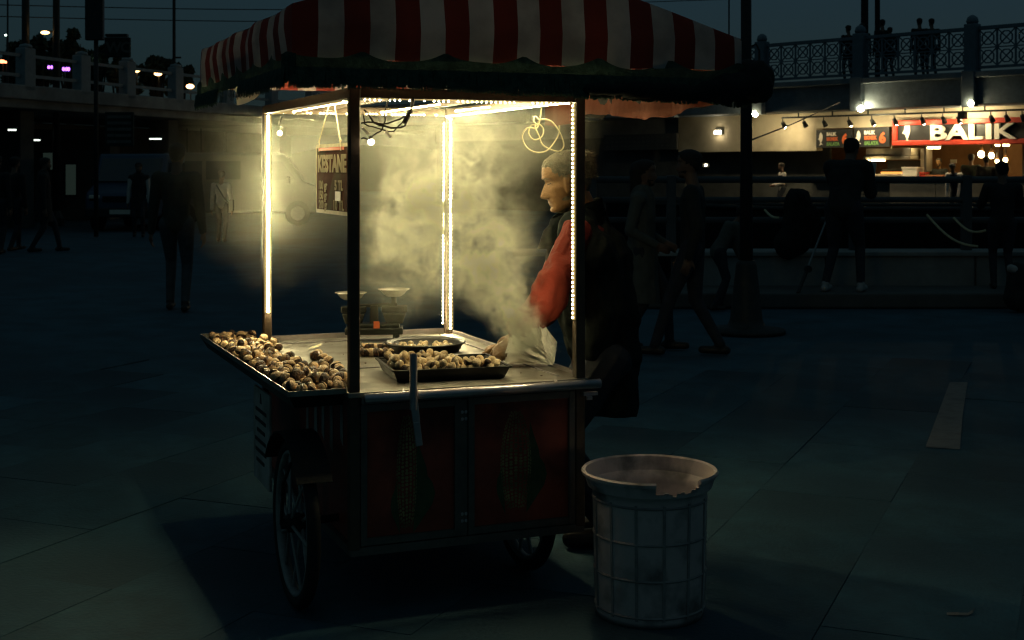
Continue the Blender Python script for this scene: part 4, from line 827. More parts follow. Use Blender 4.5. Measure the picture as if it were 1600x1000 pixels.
wv=t.nodes.new('ShaderNodeBump'); wv.inputs['Strength'].default_value=.5; wv.inputs['Distance'].default_value=.012; n4=t.nodes.new('ShaderNodeTexNoise'); n4.inputs['Scale'].default_value=9; n4.inputs['Detail'].default_value=3; L.new(tc.outputs['Object'],n4.inputs['Vector']); L.new(n4.outputs['Fac'],wv.inputs['Height']); L.new(wv.outputs[0],b.inputs['Normal'])
M['cloth']=cloth
u0,u1,v0,v1=-.27,1.335,-.27,1.45; ZV,ZE=1.846,1.972
V=[];Fc=[];UV=[]
def wob(u,v,a): return mnoise.noise(Vector((u*5,v*5,a)))*.012
def ztop(sd,s):
    if sd in (0,2):
        x=s*(u1-u0); q=min(2.012+.30*x, 1.962+.30*((u1-u0)-x)); return q-.03*max(0,1-abs(x-.72)/.2)
    return (2.012 if sd==3 else 1.962)
def grid(fn,nu,nv,uvf):
    b=len(V); pts=[[fn(i/nu,j/nv) for j in range(nv+1)] for i in range(nu+1)]
    for r in pts: V.extend(r)
    for r in pts: UV.extend([uvf(p) for p in r])
    Fc.extend([(b+i*(nv+1)+j,b+(i+1)*(nv+1)+j,b+(i+1)*(nv+1)+j+1,b+i*(nv+1)+j+1) for i in range(nu) for j in range(nv)])
def panel(sd):
    out={0:(0,-1),1:(1,0),2:(0,1),3:(-1,0)}[sd]
    def fn(i,j):
        u=u0+(u1-u0)*i if sd in(0,2) else (u1 if sd==1 else u0); v=v0+(v1-v0)*i if sd in(1,3) else (v0 if sd==0 else v1)
        zt=ztop(sd,i); z=ZV+(zt-ZV)*j; zs=1.948
        off=(.010*(1-abs(z-zs)/.09)) if z<zs else .010-.16*(z-zs)
        w=wob(u,v,z*2.5)*(1.5 if 0<i<1 else 0); ed=min(1,min(i,1-i)*14); off=off*ed+w
        if j==1: off-=.006
        z+=.006*mnoise.noise(Vector((u*4,v*4,7)))*(1-j)
        return (u+out[0]*off,v+out[1]*off,z)
    grid(fn,56,12,(lambda p:((p[0]-u0)/.166,p[2])) if sd in(0,2) else (lambda p:((p[1]-v0)/.186,p[2])))
for sd in range(4): panel(sd)
def rooffn(i,j): return (u0+.014+(u1-u0-.028)*i, v0+.03+(v1-v0-.06)*j, ztop(0,i)-.006+.01*wob(i*3,j*3,2))
grid(rooffn,40,24,lambda p:((p[0]-u0)/.166,p[1]))
me=bpy.data.meshes.new('canopy'); me.from_pydata(V,[],Fc); uvl=me.uv_layers.new(name='stripes')
for p in me.polygons:
    for li in p.loop_indices: uvl.data[li].uv=UV[me.loops[li].vertex_index]
me.materials.append(cloth); me.polygons.foreach_set('use_smooth',[True]*len(me.polygons))
canopy=link('canopy',me,cart)
# trim and fringe round the valance
mb=MB(); fb=MB()
def zf(u,sd): return 1.760-.030*max(0,(u-.1)/1.2) if sd==0 else (1.758 if sd==3 else 1.74)
def edge(sd,s):                                       # point on the rim, a little outside the cloth
    o=.016
    return {0:(u0-.014+(u1-u0+.028)*s,v0-o),1:(u1+o,v0-.014+(v1-v0+.014)*s),3:(u0-o,v0-.014+(v1-v0+.014)*s)}[sd]
for sd in (0,3,1):
    N=120; prev=None
    for k in range(N+1):
        s=k/N; u,v=edge(sd,s); sag=abs(math.sin(s*math.pi*6.0+.4))
        top=ZV-.004+.034*(1-sag)**1.3+(.01*mnoise.noise(Vector((s*9,sd,0)))); bot=ZV-.045+.006*mnoise.noise(Vector((s*30,sd,3)))
        o=.004*math.sin(s*70); d=(0,-1) if sd==0 else ((1,0) if sd==1 else (-1,0))
        cur=[(u+d[0]*o,v+d[1]*o,top),(u+d[0]*o,v+d[1]*o,bot)]
        if prev: mb.add([prev[0],prev[1],cur[1],cur[0]],[(0,1,2,3)])
        prev=cur
    if sd==1: continue
    n=430
    for lay in range(3):
        for k in range(n):
            s=(k+random.random())/n; u,v=edge(sd,s)
            if sd==3 and .44<s<.70 and random.random()<.93: continue
            d=(0,-1) if sd==0 else ((1,0) if sd==1 else (-1,0)); o=.002+lay*.004
            ln=zf(u,sd)+random.uniform(-.010,.012)+.010*mnoise.noise(Vector((s*14,sd,8))); w=random.uniform(.0024,.0042); sx=random.gauss(0,.004)
            a=(1,0) if sd==0 else (0,1); top=ZV-.03
            P=[(u+d[0]*o-a[0]*w,v+d[1]*o-a[1]*w,top),(u+d[0]*o+a[0]*w,v+d[1]*o+a[1]*w,top),(u+d[0]*(o+.006)+a[0]*(w+sx),v+d[1]*(o+.006)+a[1]*(w+sx),ln),(u+d[0]*(o+.006)+a[0]*(-w+sx),v+d[1]*(o+.006)+a[1]*(-w+sx),ln)]
            fb.add(P,[(0,1,2,3)])
for cu_,cv_ in ((u0,v0),(u1,v0)):
    d=Vector((-1 if cu_==u0 else 1,-1,0)).normalized(); tn=Vector((-d.y,d.x,0))
    for k in range(40):
        w_=random.uniform(-.022,.022); p=Vector((cu_,cv_,0))+d*(.022-abs(w_)*.35+random.uniform(0,.006))+tn*w_; q=tn*.004
        fb.add([tuple(p-q+Vector((0,0,1.862-abs(w_)*.3))),tuple(p+q+Vector((0,0,1.862-abs(w_)*.3))),tuple(p+q+Vector((0,0,1.765+random.uniform(0,.012)))),tuple(p-q+Vector((0,0,1.765+random.uniform(0,.012))))],[(0,1,2,3)])
part(mb,'valance_trim',M['fringe'])
tag(part(fb,'fringe',M['fringe']),kind='stuff')
# pale lining that shows where the fringe is missing on the left
mb=MB(); prev=None
for k in range(21):
    s=k/20; v=.40+.72*s; z=1.90-.155*math.sin(math.pi*s)**.5
    cur=[(u0+.03,v,1.90),(u0+.05+.02*math.sin(s*9),v,z)]
    if prev: mb.add([prev[0],prev[1],cur[1],cur[0]],[(0,1,2,3)])
    prev=cur
part(mb,'lining',M['paper'],smooth=True)
cm_=mat('red_side_curtain',(.15,.042,.018),.85,0,.25,6,.3,20,trans=.2); mb=MB(); prev=None
for k in range(61):
    s=k/60; v=v0+.05+(v1-v0-.1)*s; w=.018*math.sin(s*34)+.012*mnoise.noise(Vector((s*8,1,0))); zb=1.716+.018*math.sin(s*11+1)+.012*mnoise.noise(Vector((s*14,5,0)))
    cur=[(u1-.03,v,1.90),(u1-.035+w*.5,v,1.80),(u1-.04+w,v,zb)]
    if prev: mb.add(prev+cur,[(0,1,4,3),(1,2,5,4)])
    prev=cur
part(mb,'side_curtain',cm_,smooth=True)
# rolled side curtain along the right edge
b=Body()
for k in range(7):
    v=-.26+k*.24; b.cone((u1+.045,v,1.815+.008*math.sin(k*2)),(u1+.045,v+.2,1.81+.01*math.cos(k*3)),.078+.01*math.sin(k*5),.072,0)
b.cone((u1-.22,v0-.03,1.765),(u1+.03,v0-.035,1.795),.035,.066,0); b.cone((u1-.62,v0-.028,1.768),(u1-.22,v0-.03,1.765),.018,.036,0)
b.build('rolled_curtain',[M['darkcloth']],cart,.014,3,.016,11)
# ---- LED strips
def strip(a,b,n,face,wid=.008,r=.0042,skip=None,bead='bead'):
    a=Vector(a); b=Vector(b); fc=Vector(face)
    s=part(MB().bar(a,b,wid,.003,0,up=face),'led_strip',M['tape']); mb=MB()
    for i in range(n):
        q=(i+.5)/n
        if skip and skip(q): continue
        p=a+(b-a)*q+fc*.0035; mb.sphere(p,r*.76*random.uniform(.85,1.1),6,4)
    tag(part(mb,'led_beads',M[bead],s),kind='stuff'); return s
h=.0205
strip((0,CD-h,ZT-.01),(0,CD-h,.885),62,(0,-1,0),wid=.030,r=.0066)
strip((CW,CD-h,ZT-.01),(CW,CD-h,.775),56,(0,-1,0),wid=.028,r=.0056)
strip((CW-.030,CD-h+.002,ZT-.03),(CW-.036,CD-h+.002,.80),56,(0,-1,0),wid=.004,r=.0036,skip=lambda q:.40<q<.44 or .52<q<.555)
strip((CW-h,0,ZT-.01),(CW-h,0,.965),49,(-1,0,0),wid=.022,r=.0043)
strip((h,CD-.03,ZT-.006),(h,.22,ZT-.006),90,(1,0,0),wid=.008,r=.0034)
strip((CW-h,.03,ZT-.006),(CW-h,CD-.03,ZT-.006),90,(-1,0,0),wid=.004,r=.0026)
strip((.03,.0,ZT-.0075),(CW-.03,.0,ZT-.0075),44,(0,0,-1),wid=.003,r=.0034,skip=lambda q:random.random()<.12,bead='bead_dim')
strip((.03,CD-h,ZT+.0),(CW-.03,CD-h,ZT+.0),52,(0,-1,0),wid=.002,r=.0022,skip=lambda q:random.random()<.35)
for u,va,vb in ((.08,1.25,.24),(.45,1.2,.42),(.70,.95,.55)): strip((u,va,ZT+.004),(u,vb,ZT+.004),64,(0,0,-1),wid=.007,r=.0030)
# ------------------------------------------------------------------ things on and about the cart
# wiring
W0=lambda u,v,z: CP(u,v,z)
mb=MB()
for pts,r in (([(.03,-.02,1.70),(.06,-.03,1.66),(.12,-.035,1.635),(.17,-.03,1.65),(.20,-.02,1.72),(.205,-.018,1.745)],.0035),
              ([(.02,-.02,1.655),(.09,-.03,1.655),(.15,-.035,1.665),(.19,-.03,1.70),(.20,-.018,1.742)],.003),
              ([(.025,-.02,1.69),(.03,-.03,1.655),(.07,-.032,1.635),(.13,-.03,1.63),(.18,-.026,1.67)],.0025),
              ([(.12,-.02,1.742),(.10,-.03,1.70),(.10,-.032,1.66),(.085,-.03,1.63),(.045,-.028,1.60)],.0025),
              ([(.02,-.02,1.603),(.045,-.028,1.60)],.003)):
    pts=[Vector(p) for p in pts]; sm=[]
    for i in range(len(pts)-1):
        for q in (0,.33,.66): sm.append(pts[i].lerp(pts[i+1],q)+Vector((0,0,.004*math.sin((i+q)*4))))
    sm.append(pts[-1]); mb.tube([W0(*p) for p in sm],r,6)
wb=mb.build('wiring',M['wire']); tag(wb,'tangle of dark wires looped under the front top rail of the cart','wiring')
mb=MB(); mb.tube([W0(.165,-.034,1.655),W0(.19,-.03,1.70)],.009,8); mb.build('connector',M['wire'],wb)
for p in ((.10,-.033,1.628),(.022,-.03,1.64)):
    mb=MB(); mb.tube([W0(*p),W0(p[0]+.02,p[1],p[2]-.02)],.006,8); mb.build('plug',M['cream'],wb)
mb=MB(); mb.sphere(W0(.052,-.028,1.592),.0105,12,8); lb=mb.build('light_bulb',M['bulbsmall'],None,True); tag(lb,'small bare bulb hanging on a wire just beside the front corner post','light bulb')
mb=MB(); mb.tube([W0(.052,-.028,1.600),W0(.047,-.028,1.612)],.005,8); mb.build('bulb_socket',M['wire'],lb)
# hanging knotted string
def spl(P,n=8,close=False):
    P=[Vector(p) for p in P]; out=[]; k=len(P)
    for i in range(k-1):
        a,b,c,d=P[max(i-1,0)],P[i],P[i+1],P[min(i+2,k-1)]
        for j in range(n):
            t=j/n; out.append(.5*((2*b)+(c-a)*t+(2*a-5*b+4*c-d)*t*t+(3*b-a-3*c+d)*t**3))
    out.append(P[-1]); return out
dS=5.09; loops=[(846,168),(843,190),(838,200),(824,200),(816,213),(823,230),(838,238),(856,234),(872,212),(874,196)]
loops2=[(843,188),(836,182),(834,190),(840,196),(830,196),(826,208),(834,218),(846,214),(849,202),(842,194),(836,198),(842,212),(848,226),(862,234),(875,236),(881,226),(874,206),(862,190),(848,186),(840,192)]
mb=MB()
for lp_ in (loops,loops2):
    mb.tube(spl([at(x,y,dS+.012*math.sin(i*1.7)) for i,(x,y) in enumerate(lp_)],6),.0028,6)
tag(mb.build('knotted_string',M['string'],None,True),'pale looped string knotted and hanging from the right top rail','string')
# KESTANE sign on two strings
sg=thing('hanging_sign','brown KESTANE price sign hung on two strings from the left top rail','sign',CP(.075,.555,1.47),YAW)
SL_=mat('sign_lettering',(.46,.38,.20),.9,0,.3,20,0); MS=mat('sign_brown',(.11,.042,.022),.95,0,.3,9,0,spec=.05,dirt=(.10,.10,.05),dscale=5); MF=M['string']
pl=MB().box((0,0,-.005),(.010,.485,.243)).build('sign_board',MS,sg)
mb=MB()
for a,b_ in (((-.001,-.246,-.13),(-.001,.246,-.13)),((-.001,-.246,.120),(-.001,.246,.120)),((-.001,-.246,-.13),(-.001,-.246,.12)),((-.001,.246,-.13),(-.001,.246,.12))): mb.bar(a,b_,.014,.009,0,up=(1,0,0))
mb.build('sign_frame',MF,sg)
ax,up=(0,-1,0),(0,0,1)
for s_,sz,o,wd_,bo in (('KESTANE',.085,(.222,.024),.425,.0045),('100 gr',.045,(.205,-.045),.13,.0016),('5 TL',.050,(-.035,-.045),.12,.002),('150 gr',.045,(.205,-.083),.13,.0016),('200 gr',.045,(.205,-.119),.13,.0016),('10 TL',.050,(-.02,-.119),.15,.002)):
    text_mesh(s_,sz,SL_,'lettering',pl,(-.0056,o[0],o[1]),ax,up,.0008,1,bo,fit=wd_)
MB().box((-.0062,-.085,-.068),(.002,.075,.035)).build('blank_patch',M['cream'],pl)
MB().box((-.0062,.02,.108),(.002,.38,.012)).build('top_print',M['orangeletter'],pl)
for v in (.17,-.09):
    mb=MB(); b_=Vector((-.007,v+(.03 if v>0 else -.04),.10)); mb.tube([b_,Vector((-.007,v+(.02 if v>0 else -.028),.145)),Vector((-.004,v*.30-.0,.275))],.0022,6); mb.tube([Vector((-.007,v+(.015 if v>0 else -.02),.15)),Vector((-.007,v+(.035 if v>0 else -.045),.135))],.003,6); mb.build('string',MF,sg)
# flat steel tongs standing at the push rail
sb=thing('steel_tongs','long flat steel tongs hooked upright over the push rail at the front','tongs',CP(.185,-.09,.6),YAW)
mb=MB(); mb.tube([(-.004,.002,.285),(-.004,.002,.10)],.013,14,caps=False); mb.tube([(-.004,.002,.287),(-.004,.002,.12)],.0105,14,caps=False); mb.build('grip_tube',M['chrome'],sb,True)
mb=MB(); mb.bar((-.004,.0,.14),(.004,-.004,.06),.026,.008,0,up=(0,1,0)); mb.bar((.004,-.004,.06),(.014,-.006,-.02),.024,.007,0,up=(0,1,0)); mb.build('blade',M['chrome'],sb,bevel=.002)
mb=MB(); mb.bar((-.004,.012,.15),(-.004,.030,.145),.02,.004,0,up=(0,0,1)); mb.build('hook',M['chrome'],sb)
# ---- balance scale
ks=thing('balance_scale','old dark balance scale with two metal pans at the back of the counter','scale',CP(.44,1.27,ZC),YAW*.2)
mb=MB(); mb.box((0,0,.045),(.25,.10,.03)); mb.box((0,0,.068),(.22,.085,.018)); mb.build('base',M['scale_iron'],ks,bevel=.006)
for x in (-.095,.095):
    for y in (-.04,.04): MB().lathe([(0,0),(.016,0),(.013,.03),(0,.031)],10,0,(x,y,0)).build('foot',M['scale_iron'],ks)
for x in (-.088,.088):
    mb=MB(); mb.prism([(x-.05,-.028,.12),(x+.05,-.028,.12),(x+.035,-.028,.075),(x-.035,-.028,.075)],(0,.056,0)); mb.box((x,0,.137),(.11,.05,.028)); mb.build('pan_housing',M['scale_iron'],ks,bevel=.005)
mb=MB(); mb.prism([(-.02,-.02,.076),(.02,-.02,.076),(.016,-.02,.155),(-.016,-.02,.155)],(0,.04,0)); mb.build('column',M['scale_iron'],ks,bevel=.004)
MB().bar((-.10,0,.150),(.10,0,.156),.022,.014).build('beam',M['scale_iron'],ks,bevel=.003)
for x,z in ((-.10,.178),(.085,.192)):
    pn=MB().lathe([(0,.0),(.030,.0),(.046,.010),(.058,.026),(.068,.030),(.069,.032),(.058,.029),(.044,.013),(.028,.004),(0,.004)],32,0,(x,0,z)).build('pan',M['ash'],ks,True)
    MB().tube([(x,0,.15),(x,0,z+.002)],.012,10).build('pan_stem',M['scale_iron'],pn)
MB().box((.012,-.058,.075),(.026,.004,.030)).build('price_tag',M['orangeletter'],ks)
# ---- trays and pan
def rect_tray(c,a,w,d):
    t_=thing('baking_tray','black rectangular tray heaped with pale peeled chestnuts on the counter','tray',c,a)
    mb=MB(); lo=[(x*(w/2-.018),y*(d/2-.018),0) for x,y in((-1,-1),(1,-1),(1,1),(-1,1))]; hi=[(x*w/2,y*d/2,.042) for x,y in((-1,-1),(1,-1),(1,1),(-1,1))]; li=[(x*(w/2-.006),y*(d/2-.006),.040) for x,y in((-1,-1),(1,-1),(1,1),(-1,1))]; lf=[(x*(w/2-.02),y*(d/2-.02),.024) for x,y in((-1,-1),(1,-1),(1,1),(-1,1))]
    mb.add(lo+hi+li+lf,[(3,2,1,0)]+[(i+4*k,(i+1)%4+4*k,(i+1)%4+4*k+4,i+4*k+4) for k in range(3) for i in range(4)]+[(12,13,14,15)])
    mb.build('pan',M['tray'],t_,bevel=.002)
    mb=MB()
    for i in range(4): mb.bar(hi[i],hi[(i+1)%4],.010,.006)
    mb.build('rolled_rim',M['tray'],t_); return t_
TC=CP(.40,.255,ZC); TA=YAW-.11; TW,TD=.42,.34
rect_tray(TC,TA,TW,TD)
rp=thing('round_pan','round shallow tin pan holding crumbled chestnut meat','pan',at(664,541,5.50)-Vector((0,0,at(664,541,5.50).z-ZC)),0)
MB().lathe([(0,.0),(.14,0),(.158,.035),(.164,.037),(.165,.034),(.160,.039),(.150,.030),(.136,.008),(0,.008)],44).build('dish',M['tray'],rp,True)
MB().lathe([(.157,.0365),(.162,.041),(.167,.037),(.163,.033)],44).build('rim',M['tray'],rp,True)
tl=MB().lathe([(0,0),(.046,0),(.048,.012),(.048,.026),(.044,.028),(0,.027)],28,0,at(643,528,5.74)-Vector((0,0,at(643,528,5.74).z-ZC))).build('tin',M['ash'],None,True); tag(tl,'low round metal tin standing behind the round pan','tin')
# ---- chestnuts
def nut_mesh(name,seed,dark):
    rnd=random.Random(seed); mb=MB(); mb.sphere((0,0,0),1,14,9,0,(1.04,.94,.80)); 
    ph=rnd.uniform(0,6)
    V=[]
    for p in mb.v:
        v=Vector(p); n=mnoise.noise(v*1.1+Vector((seed*3.1,0,0)))*.07; g=.10*math.exp(-((v.y-.1*math.sin(v.x*3+ph))/.10)**2)*(1 if v.z>0 else 0)
        V.append(v*(1+n-g))
    mb.v=[tuple(v) for v in V]; return mb
def nut_mat(name,base,burn,amount):
    m=bpy.data.materials.new(name); m.use_nodes=True; t=m.node_tree; b=t.nodes['Principled BSDF']; L=t.links
    tc=t.nodes.new('ShaderNodeTexCoord'); oi=t.nodes.new('ShaderNodeObjectInfo'); ad=t.nodes.new('ShaderNodeVectorMath'); sc_=t.nodes.new('ShaderNodeMath'); sc_.operation='MULTIPLY'; sc_.inputs[1].default_value=37
    L.new(oi.outputs['Random'],sc_.inputs[0]); L.new(tc.outputs['Object'],ad.inputs[0]); L.new(sc_.outputs[0],ad.inputs[1])
    n=t.nodes.new('ShaderNodeTexNoise'); n.inputs['Scale'].default_value=1.3; n.inputs['Detail'].default_value=7; n.inputs['Roughness'].default_value=.62; L.new(ad.outputs[0],n.inputs['Vector'])
    r=t.nodes.new('ShaderNodeValToRGB'); e=r.color_ramp.elements; e[0].position=amount; e[0].color=burn+(1,); e[1].position=amount+.16; e[1].color=base+(1,); k=e.new(amount+.05); k.color=(base[0]*.42,base[1]*.34,base[2]*.26,1)
    L.new(n.outputs['Fac'],r.inputs[0]); hs=t.nodes.new('ShaderNodeHueSaturation'); mr=t.nodes.new('ShaderNodeMapRange'); mr.inputs[3].default_value=.62; mr.inputs[4].default_value=1.12; L.new(oi.outputs['Random'],mr.inputs[0]); L.new(mr.outputs[0],hs.inputs['Value']); L.new(r.outputs[0],hs.inputs['Color']); L.new(hs.outputs[0],b.inputs['Base Color'])
    b.inputs['Roughness'].default_value=.42; n3=t.nodes.new('ShaderNodeTexNoise'); n3.inputs['Scale'].default_value=4; n3.inputs['Detail'].default_value=5; L.new(ad.outputs[0],n3.inputs['Vector']); bp=t.nodes.new('ShaderNodeBump'); bp.inputs['Strength'].default_value=.35; bp.inputs['Distance'].default_value=.15; L.new(n3.outputs['Fac'],bp.inputs['Height']); L.new(bp.outputs[0],b.inputs['Normal'])
    return m
NB=nut_mat('roasted_chestnut_flesh',(.80,.55,.29),(.06,.035,.02),.27); NPm=nut_mat('peeled_chestnut_flesh',(.84,.64,.36),(.2,.1,.045),.24); NS_=nut_mat('charred_shell',(.13,.065,.03),(.02,.013,.01),.42)
def shell_mb(seed):
    rnd=random.Random(seed+50); mb=MB(); nu,nv=16,6; ph=rnd.uniform(0,6)
    V=[(0,0,-.86)]
    for i in range(1,nv+1):
        for j in range(nu):
            a=2*math.pi*j/nu; top=-.10+.22*math.sin(a*2+ph)+.16*math.sin(a*3+ph*2)+rnd.uniform(-.05,.05)
            z=-.80+(top+.80)*i/nv; rr_=math.sqrt(max(0,1-(z/.86)**2)); g=1.06+.05*(i==nv)+rnd.uniform(-.01,.02)
            V.append((1.05*rr_*g*math.cos(a),.95*rr_*g*math.sin(a),z*1.02))
    F_=[(0,1+(j+1)%nu,1+j) for j in range(nu)]+[(1+(i*nu)+j,1+i*nu+(j+1)%nu,1+(i+1)*nu+(j+1)%nu,1+(i+1)*nu+j) for i in range(nv-1) for j in range(nu)]
    return mb.add(V,F_)
protos={}
for kind,m in (('heap',NB),('peeled',NPm)):
    protos[kind]=[]
    for s_ in range(5):
        o=nut_mesh('c',s_+(10 if kind=='peeled' else 0),0).build('chestnut',m,None,True); sh=shell_mb(s_+(10 if kind=='peeled' else 0)).build('shell',NS_,o,True); me_,ms_=o.data,sh.data
        bpy.data.objects.remove(sh); bpy.data.objects.remove(o); protos[kind].append((me_,ms_))
def drop(N,sample,r,floor,rnd,jit=.1,K=5):
    pts=[]
    for _ in range(N):
        best=None
        for _ in range(K):
            x,y=sample(rnd); q=r*(1+rnd.uniform(-jit,jit)); z=floor(x,y)+q*.82
            for (a,b_,c_,q2) in pts:
                d2=(a-x)**2+(b_-y)**2; s=(q+q2)*.88
                if d2<s*s: z=max(z,c_+math.sqrt(s*s-d2)*.80)
            if best is None or z<best[2]: best=(x,y,z,q)
        pts.append(best)
    return pts
def nut(kind,p,q,label,group,rnd,shell=True,tilt=.7,scale=1):
    me_,ms_=rnd.choice(protos[kind]); o=bpy.data.objects.new('chestnut',me_); COL.objects.link(o); o.location=p; o.scale=(q,q,q)
    o.rotation_euler=(rnd.gauss(.25,tilt),rnd.gauss(0,tilt),rnd.uniform(0,6.28)); tag(o,label,'chestnut',group)
    if shell: s_=bpy.data.objects.new('shell',ms_); COL.objects.link(s_); s_.parent=o
    return o
rnd=random.Random(3)
def inner(v): return float(np.interp(v,[0,.50,.62,.85,1.1,1.66],[.0,.085,-.02,-.055,-.012,-.012]))
def smp(r_):
    while True:
        v=r_.random()**1.12*1.64+.03; lo_=-.195-.02*v/1.7; hi_=inner(v); u=r_.uniform(-.22,.14)
        if lo_<u<hi_ and not(abs(u)<.045 and abs(v)<.045) and not(abs(u)<.04 and abs(v-CD)<.04): return u,v
flo=lambda u,v: (ZC-.008 if u<-.03 else ZC)
for u,v,z,q in drop(182,smp,.0205,flo,rnd,.12,8): nut('heap',CP(u,v,z),q,'scorched roasted chestnut with cracked shell heaped on the left side tray','roasted chestnuts heaped on the left tray',rnd,tilt=1.15)
ct,st=math.cos(TA),math.sin(TA)
def smp2(r_):
    while True:
        x=r_.uniform(-TW/2+.03,TW/2-.03); y=r_.uniform(-TD/2+.03,TD/2-.03)
        if not (x>.07 and y>-.06) : return x,y
for x,y,z,q in drop(118,smp2,.0160,lambda x,y:ZC+.026,rnd,.14): nut('peeled',Vector((TC.x+x*ct-y*st,TC.y+x*st+y*ct,z)),q,'pale peeled chestnut piled in the black rectangular tray','peeled chestnuts in the black tray',rnd,shell=rnd.random()<.45)
for i in range(15):
    px=566+i%8*7.2; py=549 if i<8 else 557; p=at(px,py,gd(py,ZC)); nut('heap',Vector((p.x,p.y,ZC+.016)),.0185,'dark charred chestnut in the loose row before the round pan','charred chestnuts in a row behind the front post',rnd,tilt=1.1)
for i in range(4):
    px,py=((492,563),(497,559),(505,566),(512,571))[i]; p=at(px,py,gd(py,ZC)); nut('heap',Vector((p.x,p.y,ZC+.018)),.0215,'scorched roasted chestnut with cracked shell heaped on the left side tray','roasted chestnuts heaped on the left tray',rnd)
cr=drop(46,lambda r_:(lambda a,b_:(b_*math.cos(a),b_*math.sin(a)))(r_.uniform(0,6.28),.125*math.sqrt(r_.random())),.0125,lambda x,y:ZC+.010,rnd,.25)
for x,y,z,q in cr:
    o=nut('peeled',Vector((rp.location.x+x,rp.location.y+y,z)),q,'small broken chestnut piece in the round pan','broken chestnut pieces in the round pan',rnd,shell=False,tilt=1); o.name='chestnut_piece'; o['category']='chestnut piece'
mb=MB(); rq=random.Random(5)
for i in range(46):
    u,v=rq.uniform(.2,.80),rq.uniform(.03,1.3); p=CP(u,v,ZC+.0015); s_=rq.uniform(.002,.005); mb.sphere(p,s_,5,4,0,(1,1,.4))
tag(mb.build('crumbs',NS_),'dark shell crumbs scattered over the steel counter','crumbs',kind='stuff')
pe=MB(); 
for px,py,a in ((490,546,.3),(494,544,-.4)):
    p=at(px,py,gd(py,ZC)); pe.add([p+Vector((-.02,-.006,.003)),p+Vector((.02,0,.012)),p+Vector((.018,.02,.016)),p+Vector((-.018,.016,.004))],[(0,1,2,3)])
tag(pe.build('paper_scrap',M['string']),'tiny bright paper scrap lying on the steel counter by the chestnut heap','paper scrap')
# ------------------------------------------------------------------ bin
BC=Vector((gx(1015,4.56),4.56,0))
bn=thing('trash_bin','dirty white plastic bin with a broken rim and ribbed grid sides','bin',BC,R(-8))
mb=MB(); n=64; prof=[(.175,.004),(.179,.0),(.183,.02),(.192,.40),(.196,.425),(.210,.436)]
mb.lathe([(0,.004)]+prof,n)
mb.lathe([(.206,.436),(.189,.42),(.186,.40),(.177,.02),(0,.018)],n); 
mb.build('shell',M['plastic'],bn,True)
mb=MB(); nt2=96
def brk(a): return R(-82)<((a+math.pi)%(2*math.pi)-math.pi)<R(-42)
V=[];Fc=[];pr_=[(.206,.432),(.218,.482),(.226,.487),(.231,.481),(.229,.471),(.222,.469),(.210,.432)]
ring=[]
for j in range(nt2+1):
    a=2*math.pi*j/nt2; ring.append(a)
jg=random.Random(4)
for j in range(nt2):
    a0,a1=ring[j],ring[j+1]; am=(a0+a1)/2
    hz=[1.0,1.0]
    if brk(am): 
        q=(((am+math.pi)%(2*math.pi)-math.pi)-R(-82))/R(40); k=.15+.35*abs(math.sin(q*7.3+.4))+.25*abs(math.sin(q*23))+.5*max(0,q-.72)/.28; P=[]
        for a in (a0,a1):
            for r,z in pr_[:1]+[(pr_[0][0]+(.02*k),.432+.05*k*.6)]+[(.212+.006*k,.432+.05*k*.6)]+pr_[-1:]: P.append((r*math.cos(a),r*math.sin(a),z))
        m_=4
    else:
        P=[(r*math.cos(a),r*math.sin(a),z) for a in (a0,a1) for r,z in pr_]; m_=len(pr_)
    mb.add(P,[(i,i+1,m_+i+1,m_+i) for i in range(m_-1)]+([tuple(range(m_))] if brk(ring[j-1]+.03)!=brk(am) else [])+([tuple(range(2*m_-1,m_-1,-1))] if j<nt2-1 and brk(ring[j+1]+.03)!=brk(am) else []))
mb.build('rim',M['plastic'],bn,False)
def rad(z): return .183+(z-.02)/.38*.009
for k in range(13):
    a=2*math.pi*(k+.35)/13; p=[(rad(z)*math.cos(a),rad(z)*math.sin(a),z) for z in (.025,.15,.28,.405)]
    MB().bar(p[0],p[3],.009,.008,0,up=(math.cos(a),math.sin(a),0)).build('upright_rib',M['plastic_rib'],bn)
for z in (.035,.155,.275,.395):
    r=rad(z); MB().tube([(r*math.cos(2*math.pi*i/48),r*math.sin(2*math.pi*i/48),z) for i in range(48)],.0048,6,close=True).build('ring_rib',M['plastic_rib'],bn)
mb=MB(); mb.lathe([(.18,.335),(.10,.35),(0,.352)],32); mb.build('bin_liner',M['darkcloth'],bn,True)
# ------------------------------------------------------------------ the chestnut seller
vd=thing('person','grey haired man in red jacket and dark vest looking down at the chestnuts','person',(.40,5.40,0),0)
fw=Vector((-1,-.10,0)).normalized(); lf=Vector((-fw.y,fw.x,0)); up=Vector((0,0,1))   # lf = towards his left (towards us)
lf=up.cross(fw)
hc=at(886,284,5.38); hup=Vector((-.20,-.03,1)).normalized(); hfw=Vector((-1,-.14,-.215)).normalized()
neck=at(912,352,5.42); chest=at(925,410,5.42); waist=at(935,490,5.42); hip=at(945,545,5.42)
B=Body()
B.cone(hip,waist,.165,.15,1,flat=fw,fk=.82); B.cone(waist,chest,.15,.165,1,flat=fw,fk=.80); B.cone(chest,at(916,372,5.42),.165,.11,1,flat=fw,fk=.8)
B.cone(at(916,345,5.42),hc-hup*.05+fw*-.02,.066,.060,0)
B.head(hc,hfw,hup,.232,0)
for sg in (1,-1):                                      # ears
    e=hc+lf*(.074*sg)+hfw*.012-hup*.008
    B.cone(e-hup*.024,e+hup*.022-hfw*.010,.012,.019,0,flat=lf,fk=.55)
    B.cone(e+hup*.012-hfw*.012+lf*(.006*sg),e+hup*.026-hfw*.014+lf*(.008*sg),.012,.012,0,flat=lf,fk=.5)
